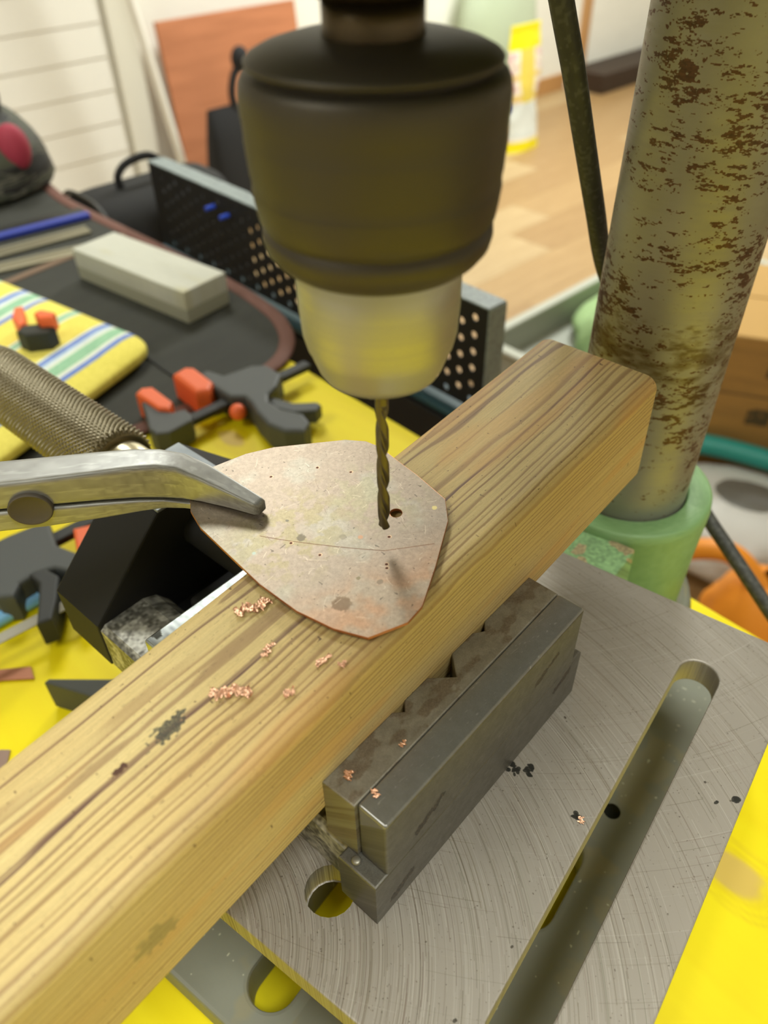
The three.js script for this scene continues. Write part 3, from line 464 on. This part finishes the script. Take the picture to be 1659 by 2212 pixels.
// ================================================================ MACHINE VISE
const blackCast = std(0x100f0d, 0.75, 0.0, { map: tex(256, 256, (u, v) => 170 + 90 * fbm(u * 12, v * 12, 181, 4), true, true) });
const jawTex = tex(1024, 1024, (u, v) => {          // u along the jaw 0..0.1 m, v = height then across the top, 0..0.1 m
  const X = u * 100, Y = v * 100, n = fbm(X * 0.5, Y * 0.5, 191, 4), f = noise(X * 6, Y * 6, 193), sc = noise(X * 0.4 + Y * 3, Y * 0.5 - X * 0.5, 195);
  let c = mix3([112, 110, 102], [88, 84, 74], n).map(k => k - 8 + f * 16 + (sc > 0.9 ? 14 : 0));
  if (Y > 46.4) c = c.map((k, i) => (k + [168, 168, 164][i]) / 2 + (sc > 0.94 ? 20 : 0));  // top strip lightened in the colour, standing in for its polished reflection
  const mark = (x0, y0, x1, y1, w) => { const dx = x1 - x0, dy = y1 - y0, l = Math.hypot(dx, dy), t = clamp(((X - x0) * dx + (Y - y0) * dy) / l / l), d = Math.hypot(X - x0 - dx * t, Y - y0 - dy * t) + (noise(X * 1.6, Y * 1.6, 197) - 0.5) * 1.3; c = mix3(c, mix3([26, 22, 16], [96, 82, 56], noise(X * 2.2, Y * 2.2, 199)), 1 - smooth(w * 0.8, w, d)); };
  mark(17, 27.5, 21, 29.6, 1.9); mark(23, 29.5, 26, 32, 1.4); mark(7, 5.6, 14, 8.6, 1.7); mark(70.5, 33.6, 74, 35.2, 1.5); mark(77, 36.2, 80, 37.2, 1.3); mark(84, 16, 91, 18.6, 1.7);
  return c;
});
const plateTex = tex(512, 512, (u, v) => { const X = u * 100, Y = v * 100, n = fbm(X * 0.35, Y * 0.5, 201, 4), f = noise(X * 5, Y * 5, 203), r = smooth(0.5, 0.62, fbm(X * 0.16, Y * 0.3, 205, 4)); return mix3(mix3([142, 138, 124], [112, 106, 92], n), mix3([70, 52, 34], [98, 78, 58], f), r * 0.38).map(k => k + f * 16); });
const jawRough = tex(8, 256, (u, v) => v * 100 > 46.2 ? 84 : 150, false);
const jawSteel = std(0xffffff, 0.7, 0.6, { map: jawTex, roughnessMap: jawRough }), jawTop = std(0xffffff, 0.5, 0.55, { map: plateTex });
const jawUV = g => planar(g, (x, y, z) => [x / 0.1, (y - z) / 0.1]);
{
  const t = put(thing('machine_vise', 'steel machine vise with V-notched jaw and knurled handle gripping the wooden beam', 'vise'), 'vise');
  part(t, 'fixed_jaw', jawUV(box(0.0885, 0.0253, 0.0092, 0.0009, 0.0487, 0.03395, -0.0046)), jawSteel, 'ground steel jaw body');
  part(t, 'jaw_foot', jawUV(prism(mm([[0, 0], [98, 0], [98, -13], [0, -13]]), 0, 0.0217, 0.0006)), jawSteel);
  part(t, 'jaw_plate', planar(prism(mm([[3.6, -9.2], [92.8, -9.2], [93, -19.6], [70, -19.6], [67, -17.4], [64, -19.6], [54.5, -19.6], [49, -13.8], [43.5, -19.6], [34, -19.6], [31.5, -17.2], [29, -19.6], [3.2, -19.6]]), 0.0217, 0.0466, 0.0004), (x, y, z) => [x / 0.1, (y - z) / 0.1]), jawTop, 'rust mottled jaw plate');
  part(t, 'screw_head', cyl(0.0013, 0.0012, 20).translate(0.0022, 0.0215, -0.0085), std(0x8a8678, 0.4, 0.7));
  const rail = (x0, x1) => slabZ([[x0, 0], [x1, 0], [x1, 0.012], [x1 - 0.004, 0.0175], [x1 - 0.009, 0.0196], [x0 + 0.002, 0.0196], [x0, 0.018]], -0.128, -0.013, 0.0006);
  const railTex = tex(256, 256, (u, v) => { const n = fbm(u * 16, v * 16, 211, 4), k = noise(u * 70, v * 70, 213); return mix3(mix3([74, 72, 64], [150, 148, 138], k), [196, 194, 182], smooth(0.44, 0.6, n) * (0.4 + 0.5 * k)); }, true, true);
  const railMat = std(0xffffff, 0.45, 0.35, { map: railTex });
  const rg = planar(rail(0.0035, 0.0300), (x, y, z) => [x * 14 + y * 14, z * 14]);
  part(t, 'guide_rail', rg, railMat);
  const rg2 = planar(slabZ([[0.068, 0], [0.0945, 0], [0.0945, 0.018], [0.0925, 0.0196], [0.077, 0.0196], [0.072, 0.0175], [0.068, 0.012]], -0.128, -0.013, 0.0006), (x, y, z) => [x * 14 + y * 14, z * 14]);
  part(t, 'guide_rail', rg2, railMat);
  part(t, 'bed', box(0.042, 0.006, 0.115, 0.001, 0.049, 0.0032, -0.0705), blackCast);
  const bright = std(0xffffff, 0.38, 0.9, { map: tex(256, 128, (u, v) => { const n = fbm(u * 10, v * 10, 221, 4), k = noise(u * 90, v * 60, 223); return n > 0.6 ? [60, 60, 54] : [120 + k * 50, 124 + k * 50, 124 + k * 46]; }, true, true) });
  const mj = part(t, 'movable_jaw', planar(box(0.091, 0.0262, 0.0246, 0.0008, 0.0465, 0.0335, -0.0768), (x, y, z) => [x * 10, (y - z) * 10]), bright, 'bright ground steel jaw');
  part(mj, 'jaw_slide', box(0.036, 0.014, 0.026, 0.002, 0.0485, 0.0142, -0.1015), blackCast);
  part(mj, 'edge_step', box(0.086, 0.010, 0.0022, 0.0005, 0.0465, 0.030, -0.0901), blackCast);
  const eb = part(t, 'end_bracket', slabZ([[0.0030, 0], [0.0950, 0], [0.0950, 0.0205], [0.0640, 0.0498], [0.0345, 0.0498], [0.0030, 0.0205]], -0.1535, -0.1275, 0.0008), blackCast, 'black end bracket with sloping shoulders');
  part(eb, 'bare_top', planar(box(0.0285, 0.0012, 0.0258, 0.0004, 0.0492, 0.0501, -0.1405), (x, y, z) => [x * 12, z * 12]), std(0xffffff, 0.5, 0.5, { map: tex(256, 256, (u, v) => { const n = fbm(u * 8, v * 8, 231, 4), k = noise(u * 50, v * 50, 233); return k > 0.93 ? [58, 60, 62] : [118 + n * 54, 124 + n * 54, 128 + n * 52]; }, true, true) }), 'bare grey machined top');
  part(t, 'screw', cyl(0.0068, 0.05, 32).rotateX(-Math.PI / 2).translate(0.049, 0.034, -0.095), blackCast);
  // knurled handle on the screw axis
  const HY = 0.0405, HX = 0.0478;
  part(t, 'handle_shaft', lathe([[0, 0], [0.0106, 0], [0.0106, 0.016], [0.0104, 0.0165], [0.0104, 0.024], [0, 0.024]], 64).rotateX(-Math.PI / 2).translate(HX, HY, -0.153), std(0xb9b196, 0.28, 0.95), 'smooth shaft');
  const NU = 456, NV = 400, L0 = 0.1695, L1 = 0.285;
  const kn = grid(NU, NV, (u, v) => {
    const z = L0 + (L1 - L0) * v, a = u * 2 * Math.PI, e = Math.min(1, v / 0.03), e2 = Math.min(1, (1 - v) / 0.18);
    const rr = 0.0147 * Math.sqrt(Math.max(0.001, 1 - (1 - e) ** 2 * 0.45)) * Math.sqrt(Math.max(0.0004, 1 - (1 - e2) ** 2.2));
    const p = u * 38, q = z / 0.0024, k1 = Math.abs(((p + q) % 1 + 1) % 1 - 0.5) * 2, k2 = Math.abs(((p - q) % 1 + 1) % 1 - 0.5) * 2;
    const h = Math.min(1, Math.min(k1, k2) * 1.15) * 0.00105 * e * e2;
    return [HX + Math.cos(a) * (rr - 0.0009 + h), HY + Math.sin(a) * (rr - 0.0009 + h), -z];
  });
  part(t, 'knurled_grip', kn, std(0x8a826c, 0.33, 0.95), 'diamond knurled steel grip');
  part(t, 'grip_face', lathe([[0.0100, 0.0002], [0.0118, 0], [0.0128, 0.0004]], 64).rotateX(-Math.PI / 2).translate(HX, HY, -0.1694), std(0x99917a, 0.33, 0.95));
}
// ================================================================ WOODEN BEAM
const TILT = 3.5 * rad, BW = 0.045, BT = 0.0435, BX0 = -0.17, BX1 = 0.1625, BR = 0.0046;
function onBeam(o, x, y, z, turn = 0) {             // local beam frame: x along, y up from the top face, z towards the viewer
  const f = FR.vise, q = new THREE.Quaternion().setFromEuler(new THREE.Euler(0, f.t, TILT, 'YXZ')), v = new THREE.Vector3(x, y, z).applyQuaternion(q);
  o.position.set(f.o[0] + v.x, 0.0745 + v.y, f.o[2] + v.z); o.rotation.order = 'YXZ'; o.rotation.set(0, f.t, TILT);
  if (turn) o.rotateY(turn);
  return o;
}
{
  const GIRTH = 2 * (BW + BT), LEN = BX1 - BX0;
  // growth lines counted round the section: q = 0 at the far arris, metres towards the viewer and down the near side
  const phase = q => { const m = q * 1000; return m < -2 ? m / 5 : m < 22 ? m / 5.2 : m < 34 ? 4.23 + (m - 22) / 2.9 : m < 45 ? 8.37 + (m - 34) / 2.2 : 13.37 + (m - 45) / 1.9; };
  const woodTex = tex(1536, 2048, (u, v) => {
    const q = u * GIRTH - BT, x = BX0 + v * LEN, m = q * 1000, X = x * 1000;
    const wob = (fbm(X * 0.012, m * 0.03, 241, 3) - 0.5) * 1.5 + (noise(X * 0.05, m * 0.1, 245) - 0.5) * 0.28 + (noise(X * 0.16, m * 0.5, 246) - 0.5) * 0.10;
    const ph = phase(q) + wob * (m < 22 ? 0.75 : 1.25) - X * 0.004 + (noise(m * 0.35, 3, 247) - 0.5) * 0.9, k = Math.floor(ph), f = ph - k, st = hash(k, 7, 9);
    const late = smooth(0.52, 0.80, f) * (1 - smooth(0.90, 0.985, f));
    const fine = fbm(m * 3.2, X * 0.07, 251, 3), pore = noise(m * 9, X * 0.45, 253), tone = fbm(m * 0.06, X * 0.018, 255, 3), grit = noise(m * 5, X * 5, 257);
    let c = mix3([207, 186, 128], [190, 160, 100], clamp(tone * 1.2 - 0.1));
    c = c.map(w => w * (0.93 + 0.14 * fine) - 5 + 10 * grit);
    const dk = mix3([142, 106, 62], m < 26 ? [84, 56, 48] : [112, 80, 48], clamp(st * 0.9 + (m < 24 ? 0.35 : 0) * (0.4 + fine)));
    c = mix3(c, dk, late * (m < 24 ? 0.42 + 0.6 * st : m < 45 ? 0.22 + 0.55 * st : 0.16 + 0.42 * st) * (0.6 + 0.6 * fine));
    if (pore > 0.90 && fine > 0.5) c = c.map(w => w * 0.82);
    const org = smooth(0.6, 0.8, fbm(X * 0.02 + 3, m * 0.12, 259, 3)); c = mix3(c, [206, 150, 82], org * 0.35);
    // stains and specks
    const z = -0.0645 * 1000 + m;    // z of the top face
    if (m > 0 && m < 46) {
      const d = Math.hypot((X + 19.5 + (z + 43.5) * 0.5) / 5.2, (z + 43.5) / 2.3) + (noise(X * 1.3, z * 1.3, 261) - 0.5) * 0.9; c = mix3(c, [62, 60, 48], (1 - smooth(0.75, 1.0, d)) * (0.55 + 0.4 * noise(X * 3, z * 3, 263)));
      const d2 = Math.hypot((X + 32) / 2.3, (z + 43.8) / 0.9) + (noise(X * 2, z * 2, 265) - 0.5) * 0.8; c = mix3(c, [78, 48, 30], 1 - smooth(0.7, 1, d2));
    }
    const sp = noise(X * 0.9, m * 0.9, 267); if (sp > 0.972) c = mix3(c, [84, 62, 40], 0.75);
    const s2 = Math.hypot((X + 46) / 6, (m - 63) / 4) + (noise(X * 0.8, m * 0.8, 269) - 0.5); c = mix3(c, [128, 118, 76], 0.5 * (1 - smooth(0.6, 1.1, s2)));
    return c;
  });
  const bump = tex(768, 1024, (u, v) => { const q = u * GIRTH - BT, x = BX0 + v * LEN, m = q * 1000, X = x * 1000; return 110 + 90 * fbm(m * 3, X * 0.08, 271, 3) + 40 * noise(m * 6, X * 0.6, 273); }, false);
  // rounded section, walked from the far bottom arris up, over the top, down the near side, back along the bottom
  const sec = []; const zc0 = -0.0645, zc1 = -0.0645 + BW, N = 8;
  const corner = (cz, cy, a0) => { for (let i = 0; i <= N; i++) { const a = a0 - i / N * Math.PI / 2; sec.push([cz + Math.cos(a) * BR, cy + Math.sin(a) * BR]); } };
  corner(zc0 + BR, -BR, Math.PI); corner(zc1 - BR, -BR, Math.PI / 2); corner(zc1 - BR, -BT + BR, 0); corner(zc0 + BR, -BT + BR, -Math.PI / 2);
  sec.push([...sec[0]]);
  let acc = [0]; for (let i = 1; i < sec.length; i++) acc.push(acc[i - 1] + Math.hypot(sec[i][0] - sec[i - 1][0], sec[i][1] - sec[i - 1][1]));
  const uOf = i => (acc[i] + BT - BR) / GIRTH;
  const xs = [BX0]; for (let i = 1; i <= 60; i++) xs.push(BX0 + (BX1 - 0.002 - BX0) * i / 60);
  const rows = xs.map(x => ({ x, k: 1 })).concat([{ x: BX1 - 0.0008, k: 0.985 }, { x: BX1 - 0.0002, k: 0.965 }, { x: BX1, k: 0.945 }]);
  const cz = (zc0 + zc1) / 2, cy = -BT / 2, NS = sec.length - 1;
  const body = grid(NS, rows.length - 1, (u, v) => { const i = Math.round(u * NS), r = rows[Math.round(v * (rows.length - 1))]; return [r.x, cy + (sec[i][1] - cy) * r.k, cz + (sec[i][0] - cz) * r.k, uOf(i), (r.x - BX0) / LEN]; });
  const capg = (x, k, flip) => { const g = grid(NS, 1, (u, v) => { const i = Math.round(u * NS), y = cy + (sec[i][1] - cy) * k * (flip ? v : 1 - v), z = cz + (sec[i][0] - cz) * k * (flip ? v : 1 - v); return [x, y, z, uOf(i), 0.5 + (y - z) * 0.3]; }); return g; };
  const beam = solo('wooden_beam', merge([body, capg(BX1, 0.945, false), capg(BX0, 1, true)]), std(0xffffff, 0.62, 0, { map: woodTex, bumpMap: bump, bumpScale: 0.00018, side: THREE.DoubleSide }), 'rounded square pine beam clamped in the vise under the copper sheet', 'beam');
  onBeam(beam, 0, 0, 0);
}
// ================================================================ COPPER SHEET
{
  const out = mm([[30.0, -95.5], [25.9, -90.1], [23.5, -82.9], [21.6, -67.6], [20.1, -55.2], [20.0, -41.7], [21.8, -31.0], [25.0, -22.8], [34.2, -18.5], [40.1, -18.9], [51.9, -24.3], [66.8, -31.9], [73.0, -37.7], [76.0, -50.4], [76.9, -56.1], [78.9, -67.0], [78.3, -72.0], [75.0, -77.5], [59.2, -92.3], [52.0, -96.7], [42.2, -99.9], [36.2, -98.8]]);
  const S = 1536, W = 0.09, T = tex(S, S, (u, v) => {   // x 0.01 .. 0.10, z -0.105 .. -0.015 in mm
    const X = 10 + u * 90, Z = -105 + v * 90;
    const n = fbm(X * 0.09, Z * 0.09, 301, 4), p = fbm(X * 0.35, Z * 0.35, 303, 4), f = noise(X * 5, Z * 5, 305), fm = fbm(X * 1.4, Z * 1.4, 307, 3);
    // greyer towards the far side and middle, copper along the near rim
    let c = mix3([154, 140, 124], [172, 138, 110], smooth(-44, -22, Z - (X - 40) * 0.35 + (n - 0.5) * 14));
    c = mix3(c, [156, 152, 138], smooth(0.5, 0.7, n) * 0.6);
    const ol = smooth(0.44, 0.6, p) * smooth(22, 6, Math.hypot((X - 42) * 0.8 + 4, (Z + 62) * 1.0)); c = mix3(c, [146, 136, 100], ol * 0.6);
    const ol2 = smooth(0.46, 0.6, fbm(X * 0.3 + 9, Z * 0.3, 313, 4)) * smooth(20, 6, Math.hypot(X - 62, Z + 54)); c = mix3(c, [154, 149, 118], ol2 * 0.5);
    c = c.map(k => k * (0.92 + 0.16 * fm) - 5 + 10 * f);
    const dot = (x, z, r, col, w = 1, soft = 0.25) => { const d = Math.hypot(X - x, Z - z) / r + (fm - 0.5) * 0.5; if (d < 1.4) c = mix3(c, col, w * (1 - smooth(1 - soft, 1 + soft * 0.4, d))); };
    dot(28.5, -34.6, 2.5, [112, 92, 72], 0.75); dot(37.9, -58.5, 1.3, [100, 92, 78], 0.8); dot(45, -50, 1.0, [126, 118, 100], 0.6); dot(40.1, -66.1, 0.5, [110, 104, 90]); dot(26.3, -64.2, 0.6, [146, 168, 162], 0.6); dot(68.5, -37.9, 0.8, [208, 192, 126], 0.8); dot(39.5, -32, 0.9, [124, 112, 96], 0.7); dot(37, -37, 0.6, [120, 110, 84], 0.8);
    for (const [x, z] of [[34.9, -59.2], [36.6, -50.2], [52.6, -40.4], [44.0, -33.7], [44.9, -34.6], [60.7, -75.1], [65.2, -66.0], [49.6, -82.9]]) { dot(x + 0.15, z + 0.05, 0.62, [206, 172, 136], 0.7); dot(x, z, 0.40, [66, 34, 20], 1); }
    dot(47.9, -46.3, 0.7, [182, 134, 102], 0.7);
    const sp = noise(X * 1.1, Z * 1.1, 315); if (sp > 0.955) c = c.map(k => k * 0.72);
    return c;
  });
  // scribed line and scratches, drawn into the print
  const L = T.image.data, stroke = (x0, z0, x1, z1, col, w, a, bend = 0) => { const n = 400; for (let i = 0; i <= n; i++) { const t = i / n, x = mix(x0, x1, t) + bend * Math.sin(t * Math.PI), z = mix(z0, z1, t) + bend * 0.8 * Math.sin(t * Math.PI), ix = Math.round((x - 10) / 90 * S), iz = Math.round((z + 105) / 90 * S); for (let dx = -w; dx <= w; dx++) for (let dz = -w; dz <= w; dz++) { const k = ((iz + dz) * S + ix + dx) * 4; if (k < 0 || k + 2 >= L.length) continue; for (let q = 0; q < 3; q++) L[k + q] = mix(L[k + q], col[q], a); } } };
  stroke(31.5, -67.7, 39.8, -51.7, [92, 60, 42], 1, 0.5, -0.4); stroke(39.8, -51.7, 48.1, -38.1, [92, 60, 42], 1, 0.5, -0.3); stroke(48.1, -38.1, 58, -29.6, [110, 74, 54], 1, 0.35, -0.3);
  const r = rng(31); for (let i = 0; i < 150; i++) { const x = 22 + r() * 52, z = -96 + r() * 72, a = r() * 6.3, l = 0.6 + r() * r() * 6; stroke(x, z, x + Math.cos(a) * l, z + Math.sin(a) * l, r() > 0.4 ? [222, 206, 182] : [104, 88, 72], 0, 0.12 + r() * 0.22, (r() - 0.5) * 0.6); }
  T.needsUpdate = true;
  const hole = new THREE.Path(); hole.absellipse(0.0605, 0.0448, 0.00165, 0.00165, 0, 2 * Math.PI, true);
  const g = prism(out, 0, 0.0009, 0.00012, [hole], false);
  planar(g, (x, y, z) => [(x - 0.01) / W, (z + 0.105) / W]);
  const top = std(0xffffff, 0.42, 0.75, { map: T }), rim = std(0xb8784e, 0.35, 0.85);
  const s = solo('copper_sheet', g, [top, rim], 'thin tarnished copper sheet with rounded corners lying on the wooden beam under the drill bit', 'metal sheet');
  onBeam(s, 0, 0.0013, 0);
}
// ================================================================ PLIERS
{
  const t = thing('needle_nose_pliers', 'steel bent nose pliers gripping the left edge of the copper sheet', 'pliers');
  t.position.set(-0.0543, 0.0793, -0.1678); t.rotation.y = 10 * rad;
  const jaw = (rows) => loft(rows.map(([x, y0, y1, z, th, a]) => ({ c: [x, (y0 + y1) / 2, z], w: [-Math.sin(a) * th / 2, 0, Math.cos(a) * th / 2], h: [0, (y1 - y0) / 2, 0] })), 48, 0.24);
  const steel = std(0xffffff, 0.4, 0.6, { map: tex(512, 128, (u, v) => { const n = fbm(u * 40, v * 60, 401, 3), k = fbm(u * 90, v * 30, 403, 3); return [138, 138, 134].map(q => q + 36 * n + (k > 0.6 ? 14 : 0)); }) });
  const B = 0.55;
  part(t, 'upper_jaw', jaw([[-0.085, 0.0046, 0.0140, -0.0048, 0.0112, 0], [-0.060, 0.0040, 0.0128, -0.0048, 0.0112, 0], [-0.040, 0.0032, 0.0124, -0.0046, 0.0110, 0], [-0.024, 0.0022, 0.0123, -0.0044, 0.0104, 0], [-0.014, 0.0012, 0.0122, -0.0042, 0.0096, 0], [-0.007, 0.0002, 0.0118, -0.0036, 0.0088, B * 0.25], [-0.001, -0.0004, 0.0107, -0.0022, 0.0078, B * 0.7], [0.005, -0.0004, 0.0086, 0.0012, 0.0068, B * 1.15], [0.012, 0.0002, 0.0064, 0.0066, 0.0053, B * 1.25], [0.0182, 0.0007, 0.0047, 0.0118, 0.0040, B * 1.25], [0.0194, 0.0010, 0.0042, 0.0127, 0.0032, B * 1.25]]), steel);
  part(t, 'lower_jaw', jaw([[-0.085, -0.0040, 0.0038, -0.0048, 0.0112, 0], [-0.060, -0.0038, 0.0033, -0.0048, 0.0112, 0], [-0.040, -0.0044, 0.0026, -0.0046, 0.0110, 0], [-0.024, -0.0040, 0.0016, -0.0044, 0.0104, 0], [-0.014, -0.0035, 0.0006, -0.0042, 0.0096, 0], [-0.007, -0.0034, -0.0004, -0.0036, 0.0084, B * 0.25], [-0.001, -0.0040, -0.0018, -0.0022, 0.0070, B * 0.7], [0.005, -0.0040, -0.0016, 0.0012, 0.0056, B * 1.15], [0.010, -0.0034, -0.0013, 0.0050, 0.0044, B * 1.2]]), steel);
  const grip = std(0x1d1f22, 0.7);
  part(t, 'handle', jaw([[-0.180, 0.0200, 0.0290, -0.0048, 0.0095, 0], [-0.150, 0.0150, 0.0255, -0.0048, 0.0105, 0], [-0.115, 0.0085, 0.0195, -0.0048, 0.0112, 0], [-0.084, 0.0044, 0.0142, -0.0048, 0.0116, 0]]), grip);
  part(t, 'handle', jaw([[-0.180, -0.0190, -0.0100, -0.0048, 0.0095, 0], [-0.150, -0.0155, -0.0050, -0.0048, 0.0105, 0], [-0.115, -0.0095, 0.0015, -0.0048, 0.0112, 0], [-0.084, -0.0042, 0.0040, -0.0048, 0.0116, 0]]), grip);
  const rv = part(t, 'rivet', lathe([[0, -0.0006], [0.0030, -0.0005], [0.0050, 0.0001], [0.0055, 0.0004], [0.0058, 0.0001], [0.0058, -0.003], [0, -0.003]], 56).rotateX(Math.PI / 2).scale(1, 0.9, 1), std(0x5e564a, 0.6, 0.4)); rv.position.set(-0.0420, 0.0034, 0.0019);
}
// ================================================================ COPPER CHIPS
{
  // a crumpled shaving: small sheet, creased and torn
  const curl = (seed, len, w) => grid(12, 6, (u, v) => { const i = Math.round(u * 12), j = Math.round(v * 6), h = hash(i, j, seed), e = hash(i, v < 0.5 ? 0 : 9, seed + 5), x = (u - 0.5) * len * (0.8 + 0.4 * hash(j, 3, seed)), z = (v - 0.5) * w * 1.4 * (0.35 + 0.8 * e) + (hash(i >> 1, 7, seed) - 0.5) * w * 0.7; return [x + (h - 0.5) * len * 0.06, w * (0.06 + 0.34 * Math.abs(Math.sin(i * 1.35 + seed + j * 0.5)) * (0.5 + 0.8 * h)), z]; });
  const cm = std(0xe6b594, 0.36, 0.8, { side: THREE.DoubleSide });
  const place = [
    [12.9, -52.8, 0.0048, 0.0026, 'curled copper chip at the near edge of the sheet, left one of two', 0.3],
    [16.8, -51.2, 0.0052, 0.0024, 'curled copper chip at the near edge of the sheet, right one of two', 0.5],
    [8.4, -39.6, 0.0036, 0.0016, 'thin upright copper chip on the beam between the sheet and the ragged chip pair', 1.4],
    [14.7, -27.4, 0.0042, 0.0012, 'thin copper chip on the beam just below the tip of the copper sheet', 0.6],
    [16.7, -23.4, 0.0020, 0.0013, 'tiny copper flake on the beam near its front edge, right of the thin chip', 0.4],
    [-6.4, -39.5, 0.0044, 0.0022, 'ragged copper chip on the beam right of the dark stain, left of the pair', 0],
    [-3.4, -36.3, 0.0056, 0.0026, 'ragged copper chip on the beam, right and larger of the pair', 0.2],
    [3.6, -27.3, 0.0028, 0.0016, 'small copper chip alone on the beam midway to the vise jaw', 0.2],
  ];
  place.forEach(([x, z, l, w, label, a], i) => onBeam(solo('copper_chip', curl(i + 3, l, w), cm, label, 'metal chip', 'copper drilling chips'), x / 1000, 0.0003, z / 1000, a - 0.7));
  [[23.8, -11.3, 0.0022, 0.001, 'tiny copper chip on the vise jaw, upper of three'], [8.7, -15.2, 0.0026, 0.0018, 'tiny copper chip on the vise jaw beside the rust marks'], [9.2, -7.6, 0.0022, 0.0014, 'tiny copper chip on the polished strip of the vise jaw']].forEach(([x, z, l, w, label], i) => put(solo('copper_chip', curl(i + 21, l, w), cm, label, 'metal chip', 'copper drilling chips'), 'vise', x / 1000, 0.0468, z / 1000, 0.4 * i));
  put(solo('copper_chip', curl(33, 0.0024, 0.0012), cm, 'tiny copper chip on the iron table beside the long slot', 'metal chip', 'copper drilling chips'), 'table', 0.1213, 0.0003, -0.0212, 0.3);
  const sl = solo('wood_splinter', box(0.012, 0.0007, 0.0012, 0.0003), std(0xd8c48c, 0.7), 'pale wood splinter on the drill press base at the bottom edge', 'splinter'); put(sl, 'table', 0.0345, -0.0694, -0.0755, -0.95);
}
renderer.render(scene, camera);
